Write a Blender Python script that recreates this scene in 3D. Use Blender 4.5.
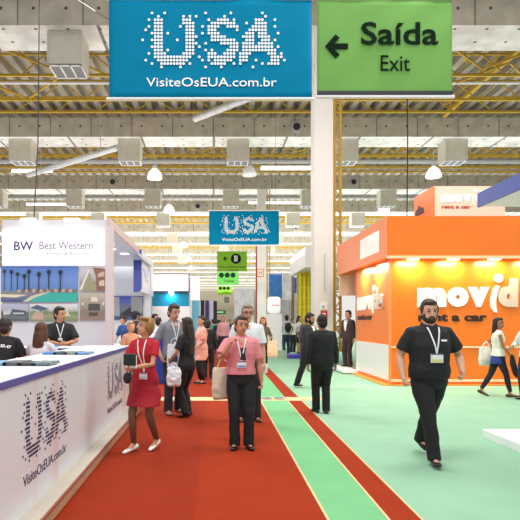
import bpy, bmesh, math, random
from mathutils import Vector, Matrix, Euler
from mathutils.bvhtree import BVHTree
random.seed(7)
for o in list(bpy.data.objects): bpy.data.objects.remove(o)
SC = bpy.context.scene
C = SC.collection
PI = math.pi

# ------------------------------------------------------------------ camera, world, lights, exposure
cam = bpy.data.objects.new('camera', bpy.data.cameras.new('camera')); C.objects.link(cam)
cam.data.sensor_width = 36; cam.data.lens = 36
cam.data.shift_x = (260-213)/520; cam.data.shift_y = (322-260)/520
cam.location = (0, 0, 1.6); cam.rotation_euler = (PI/2, 0, 0)
cam.data.clip_end = 400; cam.data.clip_start = 0.05
SC.camera = cam
w = bpy.data.worlds.new('world'); SC.world = w; w.use_nodes = True
w.node_tree.nodes['Background'].inputs[0].default_value = (1.0, 0.98, 0.95, 1)
w.node_tree.nodes['Background'].inputs[1].default_value = .85
SC.view_settings.view_transform = 'Standard'; SC.view_settings.look = 'None'
SC.view_settings.exposure = 0.0; SC.view_settings.gamma = 1.0; SC.view_settings.use_curve_mapping = False

def area(name, loc, sx, sy, power, color=(1, 1, 1), rot=(0, 0, 0)):
    l = bpy.data.lights.new(name, 'AREA'); l.shape = 'RECTANGLE'; l.size = sx; l.size_y = sy
    l.energy = power; l.color = color
    o = bpy.data.objects.new(name, l); C.objects.link(o); o.location = loc; o.rotation_euler = rot
    return o
area('hall_light', (-1, 3.0, 11.2), 3, 3, 620, (1, .97, .92))
area('hall_light', (5, 10, 11.2), 4, 4, 800, (1, .97, .92))
area('hall_light', (-4, 15, 11.2), 4, 4, 700, (1, .97, .92))
area('ceiling_fill', (0, 28, 4.5), 50, 12, 2800, (1, .98, .95), (PI, 0, 0))  # unseen fill panels facing up, added to brighten the ceiling
area('ceiling_fill', (0, 140, 6.2), 60, 80, 32000, (1, .98, .95), (PI, 0, 0))
area('ceiling_fill', (0, 72, 5.5), 60, 50, 28000, (1, .98, .95), (PI, 0, 0))
for yy in (33, 54, 75, 96, 130, 160):
    area('hall_light', (0, yy, 10.6), 40, 3, 3600, (1, .97, .92))

# ------------------------------------------------------------------ materials
MATS = {}
def lin(c): return tuple((x/255/12.92) if x/255 <= .04045 else ((x/255+.055)/1.055)**2.4 for x in c)
def mat(name, col, rough=.6, metal=0, emit=0, var=0, scale=8, bump=0, ecol=None, spec=.5):
    if name in MATS: return MATS[name]
    m = bpy.data.materials.new(name); m.use_nodes = True; nt = m.node_tree; b = nt.nodes['Principled BSDF']
    c = lin(col); b.inputs['Base Color'].default_value = (*c, 1)
    b.inputs['Roughness'].default_value = rough; b.inputs['Specular IOR Level'].default_value = spec; b.inputs['Metallic'].default_value = metal
    if emit:
        b.inputs['Emission Color'].default_value = (*(lin(ecol) if ecol else c), 1); b.inputs['Emission Strength'].default_value = emit
    if var or bump:
        tc = nt.nodes.new('ShaderNodeTexCoord'); n = nt.nodes.new('ShaderNodeTexNoise')
        n.inputs['Scale'].default_value = scale; n.inputs['Detail'].default_value = 5
        nt.links.new(tc.outputs['Object'], n.inputs['Vector'])
        if var:
            r = nt.nodes.new('ShaderNodeValToRGB')
            r.color_ramp.elements[0].position = .3; r.color_ramp.elements[1].position = .7
            r.color_ramp.elements[0].color = (*[x*(1-var) for x in c], 1)
            r.color_ramp.elements[1].color = (*[min(1, x*(1+var)) for x in c], 1)
            nt.links.new(n.outputs['Fac'], r.inputs[0]); nt.links.new(r.outputs[0], b.inputs['Base Color'])
        if bump:
            bp = nt.nodes.new('ShaderNodeBump'); bp.inputs['Strength'].default_value = bump; bp.inputs['Distance'].default_value = .02
            nt.links.new(n.outputs['Fac'], bp.inputs['Height']); nt.links.new(bp.outputs[0], b.inputs['Normal'])
    MATS[name] = m; return m

def math_node(nt, op, a, b=None):
    n = nt.nodes.new('ShaderNodeMath'); n.operation = op
    for i, x in enumerate((a, b)):
        if x is None: continue
        if isinstance(x, (int, float)): n.inputs[i].default_value = x
        else: nt.links.new(x, n.inputs[i])
    return n.outputs[0]

def concrete_mat(name, col, px, py, seam, axis2):
    """precast concrete with rows of tie holes and panel seams; axis2 is the second axis of the face"""
    m = bpy.data.materials.new(name); m.use_nodes = True; nt = m.node_tree; b = nt.nodes['Principled BSDF']
    b.inputs['Roughness'].default_value = .85
    tc = nt.nodes.new('ShaderNodeTexCoord'); s = nt.nodes.new('ShaderNodeSeparateXYZ')
    nt.links.new(tc.outputs['Object'], s.inputs[0])
    fx = math_node(nt, 'SUBTRACT', math_node(nt, 'FRACT', math_node(nt, 'DIVIDE', s.outputs[0], px)), .5)
    fy = math_node(nt, 'SUBTRACT', math_node(nt, 'FRACT', math_node(nt, 'DIVIDE', math_node(nt, 'ADD', s.outputs[axis2], .62 if axis2 == 2 else 0), py)), .5)
    fx = math_node(nt, 'MULTIPLY', fx, px); fy = math_node(nt, 'MULTIPLY', fy, py)
    d = math_node(nt, 'SQRT', math_node(nt, 'ADD', math_node(nt, 'MULTIPLY', fx, fx), math_node(nt, 'MULTIPLY', fy, fy)))
    dot = math_node(nt, 'LESS_THAN', d, .062)
    sx = math_node(nt, 'FRACT', math_node(nt, 'DIVIDE', s.outputs[0], seam))
    ln = math_node(nt, 'LESS_THAN', sx, (.05 if axis2 == 2 else .13)/seam)
    k = math_node(nt, 'MAXIMUM', dot, math_node(nt, 'MULTIPLY', ln, .8))
    n = nt.nodes.new('ShaderNodeTexNoise'); n.inputs['Scale'].default_value = 1.5; n.inputs['Detail'].default_value = 8
    nt.links.new(tc.outputs['Object'], n.inputs['Vector'])
    r = nt.nodes.new('ShaderNodeValToRGB'); c = lin(col)
    r.color_ramp.elements[0].position = .3; r.color_ramp.elements[1].position = .7
    r.color_ramp.elements[0].color = (*[x*.8 for x in c], 1); r.color_ramp.elements[1].color = (*[min(1, x*1.15) for x in c], 1)
    nt.links.new(n.outputs['Fac'], r.inputs[0])
    mx = nt.nodes.new('ShaderNodeMix'); mx.data_type = 'RGBA'
    nt.links.new(k, mx.inputs[0]); nt.links.new(r.outputs[0], mx.inputs[6]); mx.inputs[7].default_value = (.07, .065, .06, 1)
    nt.links.new(mx.outputs[2], b.inputs['Base Color'])
    return m

WHITE = mat('white_laminate', (240, 240, 242), .4)
WHITE2 = mat('white_paint', (236, 236, 238), .6, var=.02)
GREYP = mat('grey_paint', (170, 172, 175), .6)
DARK = mat('dark_metal', (40, 40, 42), .5)
STEEL = mat('steel', (190, 192, 195), .35, metal=.7)
YEL = mat('yellow_steel', (186, 152, 40), .6, var=.1, scale=3)
BLUE = mat('blue_laminate', (52, 72, 165), .4)
ORANGE = mat('orange_laminate', (246, 122, 28), .35, var=.02, scale=2)
PAPER = mat('paper', (245, 245, 245), .7)
LAMP = mat('lamp_glow', (255, 250, 240), .5, emit=5)
TUBE = mat('tube_glow', (255, 248, 240), .5, emit=3)

# ------------------------------------------------------------------ mesh building
def tag(o, label=None, cat=None, group=None, kind=None):
    if label: o['label'] = label
    if cat: o['category'] = cat
    if group: o['group'] = group
    if kind: o['kind'] = kind
    return o
def empty(name, loc=(0, 0, 0), rz=0, label=None, cat=None, group=None):
    o = bpy.data.objects.new(name, None); C.objects.link(o); o.location = loc; o.rotation_euler = (0, 0, rz)
    o.empty_display_size = .1
    return tag(o, label, cat, group)

class MB:
    def __init__(s): s.v = []; s.f = []; s.m = []
    def add(s, vs, fs, mi=0):
        b = len(s.v); s.v += [tuple(v) for v in vs]
        for f in fs: s.f.append([i+b for i in f]); s.m.append(mi)
        return s
    def box(s, x0, x1, y0, y1, z0, z1, mi=0):
        v = [(x, y, z) for z in (z0, z1) for y in (y0, y1) for x in (x0, x1)]
        return s.add(v, [(0, 2, 3, 1), (4, 5, 7, 6), (0, 1, 5, 4), (2, 6, 7, 3), (0, 4, 6, 2), (1, 3, 7, 5)], mi)
    def bar(s, a, b, w=.05, h=None, mi=0, n=4):
        """prismatic bar / tube from a to b"""
        return s.limb([a, b], [w/2 if n > 4 else w*.707, ]*2, n=n, cap=0, mi=mi)
    def limb(s, pts, rad, n=10, cap=1, mi=0, up=None, round_=None):
        """tube through pts; each radius a number or (side, depth); cap=1 adds rounded ends"""
        P = [Vector(p) for p in pts]; R = [(r, r) if isinstance(r, (int, float)) else r for r in rad]
        if cap:
            d0 = (P[0]-P[1]).normalized(); d1 = (P[-1]-P[-2]).normalized()
            r0 = min(R[0]); r1 = min(R[-1])
            P = [P[0]+d0*r0*.85, P[0]+d0*r0*.5] + P + [P[-1]+d1*r1*.5, P[-1]+d1*r1*.85]
            R = [(R[0][0]*.45, R[0][1]*.45), (R[0][0]*.85, R[0][1]*.85)] + R + [(R[-1][0]*.85, R[-1][1]*.85), (R[-1][0]*.45, R[-1][1]*.45)]
        vs = []; k = len(P)
        for i in range(k):
            t = (P[min(i+1, k-1)]-P[max(i-1, 0)]).normalized()
            u = Vector(up) if up else (Vector((0, -1, 0)) if abs(t.y) < .9 else Vector((0, 0, 1)))
            if abs(t.dot(u.normalized())) > .97: u = Vector((.3, .2, 1))
            a = t.cross(u).normalized(); b = a.cross(t).normalized()
            for j in range(n):
                q = 2*PI*(j+.5)/n
                vs.append(P[i]+a*R[i][0]*math.cos(q)+b*R[i][1]*math.sin(q))
        fs = [[i*n+j, i*n+(j+1) % n, (i+1)*n+(j+1) % n, (i+1)*n+j] for i in range(k-1) for j in range(n)]
        fs += [list(range(n))[::-1], [(k-1)*n+j for j in range(n)]]
        return s.add(vs, fs, mi)
    def rings(s, rr, n=20, mi=0, sq=1):
        """stack of horizontal ellipses: (z, rx, ry, cx, cy)"""
        vs = []
        for r in rr:
            z, rx, ry = r[:3]; cx = r[3] if len(r) > 3 else 0; cy = r[4] if len(r) > 4 else 0
            for j in range(n):
                q = 2*PI*j/n; cc = math.cos(q); ss = math.sin(q)
                vs.append((cx+rx*math.copysign(abs(cc)**sq, cc), cy+ry*math.copysign(abs(ss)**sq, ss), z))
        k = len(rr)
        fs = [[i*n+j, i*n+(j+1) % n, (i+1)*n+(j+1) % n, (i+1)*n+j] for i in range(k-1) for j in range(n)]
        fs += [list(range(n))[::-1], [(k-1)*n+j for j in range(n)]]
        return s.add(vs, fs, mi)
    def ell(s, c, r, n=16, m=10, M=None, mi=0):
        vs = []; fs = []
        for i in range(1, m):
            th = PI*i/m
            for j in range(n):
                ph = 2*PI*j/n
                vs.append(Vector((r[0]*math.sin(th)*math.cos(ph), r[1]*math.sin(th)*math.sin(ph), r[2]*math.cos(th))))
        vs += [Vector((0, 0, r[2])), Vector((0, 0, -r[2]))]
        T = len(vs)-2
        for i in range(m-2):
            for j in range(n): fs.append([i*n+j, (i+1)*n+j, (i+1)*n+(j+1) % n, i*n+(j+1) % n])
        for j in range(n):
            fs.append([T, j, (j+1) % n]); fs.append([T+1, (m-2)*n+(j+1) % n, (m-2)*n+j])
        c = Vector(c); vs = [c+v for v in vs]
        if M: vs = [M @ v for v in vs]
        return s.add(vs, fs, mi)
    def poly(s, pts, mi=0): return s.add(pts, [list(range(len(pts)))], mi)
    def prism(s, pts, dvec, mi=0):
        """polygon pts extruded by dvec"""
        n = len(pts); d = Vector(dvec); P = [Vector(p) for p in pts]
        return s.add(P+[p+d for p in P], [list(range(n)), list(range(2*n-1, n-1, -1))]+[[i, i+n, (i+1) % n+n, (i+1) % n] for i in range(n)], mi)
    def build(s, name, m, parent=None, smooth=False, bevel=0, solid=None):
        me = bpy.data.meshes.new(name); me.from_pydata(s.v, [], s.f)
        ms = m if isinstance(m, (list, tuple)) else [m]
        for x in ms: me.materials.append(x)
        for p, i in zip(me.polygons, s.m): p.material_index = i
        if smooth: me.polygons.foreach_set('use_smooth', [True]*len(me.polygons))
        bm = bmesh.new(); bm.from_mesh(me)
        if all(len(f) > 2 for f in s.f): bmesh.ops.recalc_face_normals(bm, faces=bm.faces)
        bm.to_mesh(me); bm.free(); me.update()
        o = bpy.data.objects.new(name, me); C.objects.link(o); o.parent = parent
        if bevel:
            md = o.modifiers.new('bevel', 'BEVEL'); md.width = bevel; md.segments = 2; md.limit_method = 'ANGLE'
        return o
def bx(name, m, x0, x1, y0, y1, z0, z1, parent=None, bevel=0):
    return MB().box(x0, x1, y0, y1, z0, z1).build(name, m, parent, bevel=bevel)

def text_mesh(body, wid, hei, bold=0, extr=.004, align_desc=False):
    """(verts, faces) of lettering fitted into wid x hei, lying in x (right), z (up), front towards -y"""
    cu = bpy.data.curves.new('t', 'FONT'); cu.body = body; cu.size = 1; cu.offset = bold; cu.extrude = .5; cu.resolution_u = 3
    o = bpy.data.objects.new('t', cu); C.objects.link(o)
    bpy.context.view_layer.update()
    me = bpy.data.meshes.new_from_object(o.evaluated_get(bpy.context.evaluated_depsgraph_get()))
    vs = [v.co.copy() for v in me.vertices]; fs = [list(p.vertices) for p in me.polygons]
    bpy.data.objects.remove(o); bpy.data.meshes.remove(me)
    x0 = min(v.x for v in vs); x1 = max(v.x for v in vs); y0 = min(v.y for v in vs); y1 = max(v.y for v in vs)
    out = [((v.x-x0)/(x1-x0)*wid, -v.z*extr*2, (v.y-y0)/(y1-y0)*hei) for v in vs]
    return out, fs
def text(name, body, m, loc, wid, hei, parent=None, bold=0, extr=.004, M=None, label=None):
    """front facing lettering, loc = lower left corner on the surface; M optional 3x3 rotation"""
    vs, fs = text_mesh(body, wid, hei, bold, extr)
    L = Vector(loc); vs = [L+((M @ Vector(v)) if M else Vector(v)) for v in vs]
    o = MB().add(vs, fs).build(name, m, parent)
    if label: o['label'] = label
    return o

# ------------------------------------------------------------------ the hall: floor, ceiling, pillars
HZ = 1.6
BEAM_Z = HZ+10.9
beamD = [19.1, 30.6, 42.6, 51.5, 63.0, 71.9, 83.4, 92.5, 104, 113, 124.5, 134, 145, 154, 166, 178]
def deckz(x): q = (x+45) % .76; return BEAM_Z+1.9+(0 if q < .33 else .34 if q > .35 and q < .71 else .1)
FL = mat('grey_floor', (170, 175, 168), .8, var=.05, scale=1)
tag(bx('floor', FL, -45, 45, -12, 196, -.2, -.02), kind='structure')
GREEN = mat('pale_green_carpet', (144, 188, 160), .9, spec=.1, var=.05, scale=2.0, bump=.15)
GREEN2 = mat('mint_green_carpet', (118, 184, 132), .9, spec=.1, var=.04, scale=2.0, bump=.15)
RED = mat('red_carpet', (152, 52, 26), .95, spec=.1, var=.06, scale=2.5, bump=.2)
RED2 = mat('red_carpet_sheet', (145, 48, 26), .95, spec=.1, var=.06, scale=2.5, bump=.2)
CREAM = mat('cream_tape', (205, 190, 140), .7)
def xe(a, b, y): return a+b*(y-4.2)
def strip(name, m, f0, f1, y0, y1, z, label, cat='carpet', group=None, kind=None):
    mb = MB(); mb.prism([(xe(*f0, y0), y0, z), (xe(*f1, y0), y0, z), (xe(*f1, y1), y1, z), (xe(*f0, y1), y1, z)], (0, 0, -.003))
    return tag(mb.build(name, m), label, cat, group, kind)
E1 = (.93, .006); S0 = (1.42, .015); S1 = (1.69, .018)
strip('green_carpet', GREEN, S1, (12, 0), -1, 110, .004, 'wide pale green carpet covering the right side of the hall')
strip('green_carpet', GREEN2, E1, S0, -1, 60, .004, 'mint green carpet strip between the red aisle and the narrow red stripe')
strip('red_stripe_carpet', RED, S0, S1, -1, 10.55, .004, 'narrow red carpet stripe, the nearer length before the cream floor strip', group='narrow red stripes')
strip('red_stripe_carpet', RED, S0, S1, 11.05, 30, .004, 'narrow red carpet stripe, the farther length beyond the cream floor strip', group='narrow red stripes')
strip('red_carpet', RED2, (-1.9, 0), (-.15, -.0), -1, 10.55, .004, 'red aisle carpet sheet lying beside the white reception counter')
strip('red_carpet', RED, (-.15, 0), E1, -1, 10.55, .004, 'red aisle carpet sheet lying beside the mint green strip')
strip('red_carpet', RED2, (-9, 0), E1, 11.05, 60, .004, 'red aisle carpet beyond the cream floor strip')
strip('red_carpet', RED, (-9, 0), (-1.9, 0), -1, 10.55, .0, 'red carpet inside the hotel booth behind the counter')
strip('cream_floor_strip', CREAM, (-9, 0), (2.3, 0), 10.55, 11.05, .006, 'cream floor strip crossing the aisle carpets', 'floor strip')
for f, s_ in ((E1, 'left'), (S0, 'middle'), (S1, 'right')):
    strip('carpet_tape', CREAM, (f[0]-.012, f[1]), (f[0]+.012, f[1]), -1, 10.5, .008,
          {'left': 'cream tape along the edge of the red aisle carpet', 'middle': 'cream tape on the left edge of the narrow red stripe',
           'right': 'cream tape on the right edge of the narrow red stripe'}[s_], 'tape')
# round steel cover plates in the strip
for i, xx in enumerate((1.12, 1.38)):
    mb = MB()
    for k in range(20):
        a = 2*PI*k/20; b = 2*PI*(k+1)/20
        mb.bar((xx+.1*math.cos(a), 10.8+.1*math.sin(a), .014), (xx+.1*math.cos(b), 10.8+.1*math.sin(b), .014), .03)
    mb.rings([(.004, .09, .09, xx, 10.8), (.012, .08, .08, xx, 10.8)], 16)
    tag(mb.build('floor_cover_plate', STEEL), 'round steel cover plate in the cream floor strip, %s one' % ('left' if i == 0 else 'right'), 'cover plate', 'steel plates in the floor')

CF = concrete_mat('concrete_face_shaded', (180, 173, 158), 1.2, 1.1, 2.4, 2)  # shade on the beam fronts put into a darker concrete colour
CU = concrete_mat('concrete_underside_lit', (226, 226, 222), 1.2, .9, 4.3, 1)  # same concrete, lightened to paint the light from below
for i, d in enumerate(beamD):
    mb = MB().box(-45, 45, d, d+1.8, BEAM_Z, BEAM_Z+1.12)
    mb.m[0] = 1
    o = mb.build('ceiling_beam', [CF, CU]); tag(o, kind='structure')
# corrugated roof deck (ribs run away from the camera)
deck = MB(); p = []
x = -45.0
while x < 45: p += [(x, 0), (x+.32, 0), (x+.36, .34), (x+.7, .34)]; x += .76
z0 = BEAM_Z+1.9
vs = [(a, 17.5, z0+b) for a, b in p]+[(a, 190, z0+b) for a, b in p]; n = len(p)
deck.add(vs, [[i, i+1, i+1+n, i+n] for i in range(n-1)])
tag(deck.build('ceiling', mat('roof_deck', (160, 154, 138), .7, var=.2, scale=.8)), kind='structure')
# yellow roof trusses
def truss(d, zb, hgt, per=1.1, w=.085):
    mb = MB(); xs = -34
    mb.bar((-34, d, zb), (34, d, zb), w*1.3); mb.bar((-34, d, zb+hgt), (34, d, zb+hgt), w*.9)
    k = 0
    while xs < 34:
        a = (xs, d, zb if k % 2 else zb+hgt); b = (xs+per, d, zb+hgt if k % 2 else zb)
        mb.bar(a, b, w*.6)
        if d > 30: mb.bar((a[0], d+.3, b[2]), (b[0], d+.3, a[2]), w*.6)
        xs += per; k += 1
    return tag(mb.build('roof_truss', YEL), kind='structure')
def braces(d0, d1, z, n0=0):
    mb = MB(); xx = -32+n0
    while xx < 32:
        mb.bar((xx, d0, z+.5), (xx+3.2, d1, z), .075); mb.bar((xx+3.2, d1, z), (xx+6.4, d0, z+.5), .075)
        mb.bar((xx+1.2, d0+.4, z+.9), (xx+2.4, d1-.3, z+.1), .08)
        xx += 6.5
    return tag(mb.build('roof_brace', YEL), kind='structure')
for i, d in enumerate(beamD[:-1]):
    g = beamD[i+1]-d
    if d > 100: continue
    if g > 10:
        truss(d+4.5, BEAM_Z+.3, .95); truss(d+7.1, BEAM_Z+.3, .95); truss(d+9.6, BEAM_Z+.7, .8)
        braces(d+4.5, d+7.1, BEAM_Z+.35); braces(d+2.4, d+4.5, BEAM_Z+.6, 2)
mb = MB().bar((13.5, 20.9, 13.66), (13.5, 30.5, 13.66), .2); mb.bar((13.5, 20.9, 14.2), (13.5, 30.5, 14.2), .08)
for k in range(8): mb.bar((13.5, 20.9+k*1.18, 13.66+(k % 2)*.54), (13.5, 22.08+k*1.18, 13.66+((k+1) % 2)*.54), .06)
tag(mb.build('roof_joist', YEL), kind='structure')
PIPE = mat('white_pipe', (225, 225, 225), .4)
for d, z, r, lab in ((25, 13.1, .07, 'long thin white pipe under the roof beyond the nearest concrete beam'),
                     (35.6, 12.6, .16, 'long grey-white service rail beyond the second concrete beam'),
                     (47.2, 12.9, .16, 'long grey service rail beyond the third concrete beam'),
                     (67.5, 12.9, .16, 'long grey service rail beyond the fifth concrete beam')):
    tag(MB().limb([(-34, d, z), (34, d, z)], [r, r], n=8, cap=0).build('ceiling_pipe', PIPE if r < .1 else GREYP, smooth=False), lab, 'pipe')
for a, b, lab in (((-12.2, 34.3, 11.3), (-5.3, 28.9, 11.3), 'slanting silver duct above the hotel booth'),
                  ((-.9, 25.6, 11.6), (2.4, 22.4, 11.6), 'slanting silver duct just below the large blue banner')):
    mb = MB().limb([a, b], [.17, .17], n=12, cap=0)
    A = Vector(a); B = Vector(b); t = (B-A).normalized()
    for k in range(1, 6):
        q = A+(B-A)*k/6
        if k in (1, 5) and not (19 < q.y < 21 or 30.5 < q.y < 32.5 or 24.4 < q.y < 25.6): mb.bar(tuple(q), (q.x, q.y, deckz(q.x)-.01), .03)
        mb.limb([q-t*.03, q+t*.03], [.19, .19], n=12, cap=0)
    tag(mb.build('air_duct', mat('duct_silver', (205, 207, 210), .35, metal=.3), smooth=False), lab, 'duct')
FW = mat('far_wall_beige', (215, 205, 185), .8, var=.05, scale=.3)
tag(bx('wall_back', FW, -45, 45, 190, 190.4, -.02, 15), kind='structure')

# hanging air boxes
ordn = ['leftmost', 'second from left', 'third from left', 'fourth from left', 'fifth from left', 'sixth from left', 'seventh from left', 'eighth from left', 'ninth from left', 'tenth from left', 'eleventh from left', 'twelfth from left', 'thirteenth from left']
rown = ['nearest', 'second', 'third', 'fourth', 'fifth', 'sixth', 'seventh', 'eighth', 'ninth']
BOXM = mat('air_box_plastic', (196, 192, 178), .6, var=.05, scale=2); GR = mat('grille_grey', (120, 122, 124), .6)
def air_box(x, d, label):
    r = empty('air_box', (x-(.55 if d < 20 else 0), d+.9, BEAM_Z-1.25), 0, label, 'air box', 'air boxes hanging under the concrete beams')
    mb = MB().box(-.75, .75, -.55, .55, .02, 1.25)
    for q in (-.72, .72): mb.box(q-.04, q+.04, -.58, -.55, .04, 1.2)
    mb.box(-.75, .75, -.58, -.55, 1.16, 1.24); mb.build('housing', BOXM, r, bevel=.03)
    g = MB().box(-.7, .7, -.5, .5, -.02, .0)
    g.build('grille', GR, r)
    f = MB()
    for k in range(4): f.box(-.72+k*.46, -.66+k*.46, -.52, .52, -.05, -.02)
    for k in range(2): f.box(-.72, .72, -.52+k*.98, -.46+k*.98, -.05, -.02)
    f.build('grille_frame', WHITE2, r)
    h = MB()
    for q in (-.5, .5): h.bar((q, 0, 1.25), (q, 0, 1.26), .05)
    r.scale = (.87, 1, 1); return r
for i, d in enumerate(beamD[:7]):
    xs = [1.5+6.5*k for k in range(-8, 9)]
    dd = d+.9
    vis = [x for x in xs if -10 < 213+x/dd*520 < 530]
    if i >= 3: vis = [x for x in vis if 130 < 213+x/dd*520 < 430 or i == 3]
    hid = {0: [1.5, 8.0]}.get(i, [])
    vis = [x for x in vis if x not in hid]
    for j, x in enumerate(vis):
        air_box(x, d, 'boxy white air unit under the %s concrete beam, %s' % (rown[i], ordn[j] if len(vis) > 1 else 'left of the large blue banner'))
# high bay lamps
def bay_lamp(x, d, z, label, m=None):
    r = empty('high_bay_lamp', (x, d, z), 0, label, 'lamp', 'white bell lamps under the roof')
    MB().rings([(0, .46, .46), (.12, .45, .45), (.35, .38, .38), (.5, .26, .26), (.6, .15, .15)], 18).build('lamp_shade', m or LAMP, r, smooth=True)
    MB().rings([(.6, .15, .15), (.62, .17, .17), (.85, .15, .15), (.9, .06, .06)], 12).build('ballast', GREYP, r)
    MB().bar((0, 0, .9), (0, 0, deckz(x)-.01-z), .04).build('rod', GREYP, r)
for i, (x, d, z, l) in enumerate([(-3.7, 33, 10.7, 'glowing white bell lamp left of centre, nearest of its line'),
        (2.3, 33, 10.9, 'white bell lamp hanging above the small blue banner'),
        (14.0, 33, 10.8, 'glowing white bell lamp above the orange rooftop sign box'),
        (-3.8, 45, 11.1, 'white bell lamp left of centre, second of its line'),
        (14.8, 45, 11.2, 'white bell lamp right of the pillar above the orange booth corner'),
        (-3.7, 66, 11.1, 'white bell lamp left of the small blue banner, third of its line'),
        (-3.9, 92, 10.9, 'tiny white bell lamp far down the hall left of the green signs'),
        (14.6, 66, 11.2, 'white bell lamp far right of the pillar, above the orange booth fascia'),
        (2.6, 108, 10.8, 'tiny white bell lamp far down the hall right of the green signs'),
        (-3.7, 78, 10.8, 'white bell lamp low left of the restaurant sign, farthest of its line')]):
    bay_lamp(x, d, z, l, WHITE2 if 'above the small' in l else None)
for x0, x1, d, z, l in ((-13.6, -10.9, 35.2, 11.8, 'glowing white tube light at the left picture edge above the hotel booth'),
        (3.0, 6.3, 32.5, 11.2, 'glowing white tube light left of the pillar, upper one'),
        (3.3, 8.0, 48, 12.6, 'glowing white tube light left of the pillar, lower one'),
        (-16.5, -12.5, 46, 12.0, 'glowing white tube light above the hotel sign')):
    r = empty('tube_light', ((x0+x1)/2, d, z), 0, l, 'lamp', 'tube lights under the roof')
    L = (x1-x0)/2
    MB().limb([(-L, 0, 0), (L, 0, 0)], [.09, .09], n=10, cap=0).build('tube', TUBE, r, smooth=False)
    MB().box(-L, L, -.08, .08, .09, .16).build('housing', WHITE2, r)
    MB().bar((-L*.8, 0, .15), (-L*.8, 0, deckz((x0+x1)/2-L*.8)-.01-z), .03).bar((L*.8, 0, .15), (L*.8, 0, deckz((x0+x1)/2+L*.8)-.01-z), .03).build('rod', GREYP, r)
for x, i, l in ((4.9, 1, 'round dark loudspeaker on the second concrete beam, below the large blue banner'), (-8.2, 2, 'round dark loudspeaker on the third concrete beam above the hotel booth'),
                (11.5, 2, 'round dark loudspeaker on the third concrete beam right of the pillar'), (-1.5, 3, 'round dark loudspeaker on the fourth concrete beam left of the small blue banner'),
                (10, 4, 'round dark loudspeaker on the fifth concrete beam right of the small blue banner')):
    r = empty('ceiling_speaker', (x, beamD[i], BEAM_Z+.55), 0, l, 'loudspeaker')
    MB().limb([(0, -.16, 0), (0, 0, 0)], [.32, .32], n=18, cap=0).build('rim', GREYP, r)
    MB().limb([(0, -.2, 0), (0, -.16, 0)], [.2, .22], n=16, cap=0).build('cone', DARK, r)
def cable(pts, label, w=.03, m=DARK):
    mb = MB()
    for a, b in zip(pts, pts[1:]): mb.limb([a, b], [w/2]*2, n=5, cap=0)
    tag(mb.build('hanging_cable', m), label, 'cable')
cable([(-3.75, 10.9, 3.8), (-3.72, 11.05, 5.4), (-3.70, 11.1, 9), (-3.6, 19.2, 12.6)], 'thin dark cable rising from the top of the hotel sign wall', .025)
cable([(8.0, 21.5, 4.2), (8.05, 21.5, 9), (8.0, 21.5, deckz(8.0)-.01)], 'thin dark cable hanging behind the orange booth right of the pillar', .05)

# pillars with yellow ladder trusses
PIL = mat('pillar_white', (232, 228, 224), .6, var=.03, scale=.7)
def pillar(x, d, extra, lab):
    r = empty('pillar', (x, d, 0), 0, lab, 'pillar', 'white hall pillars')
    MB().box(-.35, .35, 0, .7, -.02, BEAM_Z).build('shaft', PIL, r, bevel=.02)
    m = MB().bar((.46, .3, .6), (.46, .3, BEAM_Z+.9), .09).bar((.68, .3, .6), (.68, .3, BEAM_Z+.9), .09)
    k = 0.8
    while k < 12.2: m.bar((.46, .3, k), (.68, .3, k+.32), .04); m.bar((.68, .3, k+.32), (.46, .3, k+.64), .04); m.bar((.46, .3, k), (.68, .3, k), .05); k += .64
    m.box(.36, .8, .2, .42, .5, .7)
    m.build('ladder_truss', YEL, r)
    return r
p1 = pillar(4.07, 19.1, 1, 'tall white pillar with yellow ladder truss beside the orange booth')
MB().bar((.02, -.03, 2.7), (.02, -.03, 4.1), .02).build('conduit', GREYP, p1)
pillar(4.0, 42.6, 0, 'distant white pillar with a yellow truss right of the small blue banner')
REDS = mat('sign_red', (205, 40, 30), .5)
r = empty('fire_point_sign', (4.07, 19.06, 0), 0, 'red and white fire extinguisher sign with white bell box on the pillar', 'sign')
MB().box(-.13, .13, -.02, .03, 2.05, 2.32).build('bell_box', WHITE, r, bevel=.01); MB().box(-.08, .02, -.03, -.02, 2.12, 2.2).build('bell_label', GREYP, r)
MB().box(-.12, .12, -.02, .03, 1.64, 2.0).build('red_plate', REDS, r); MB().box(-.06, .05, -.025, -.02, 1.73, 1.93).build('white_symbol', WHITE, r)
r = empty('hydrant_sign', (3.72, 41, 0), 0, 'square red-bordered sign with letter H beside the distant pillar', 'sign')
MB().box(-.26, .28, 0, .05, 5.15, 5.8).build('plate', mat('sign_orange_red', (225, 80, 40), .5), r)
MB().box(-.2, .22, -.01, 0, 5.22, 5.73).build('sign_face', mat('sign_face_cream', (245, 225, 210), .5), r)
text('letter', 'H', mat('sign_orange_red', (225, 80, 40)), (-.12, -.01, 5.3), .26, .36, r, bold=.02)
MB().bar((-.3, .05, 0), (-.3, .05, 7.6), .1).build('red_pipe', mat('pipe_red', (130, 40, 30), .5), r)

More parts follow.
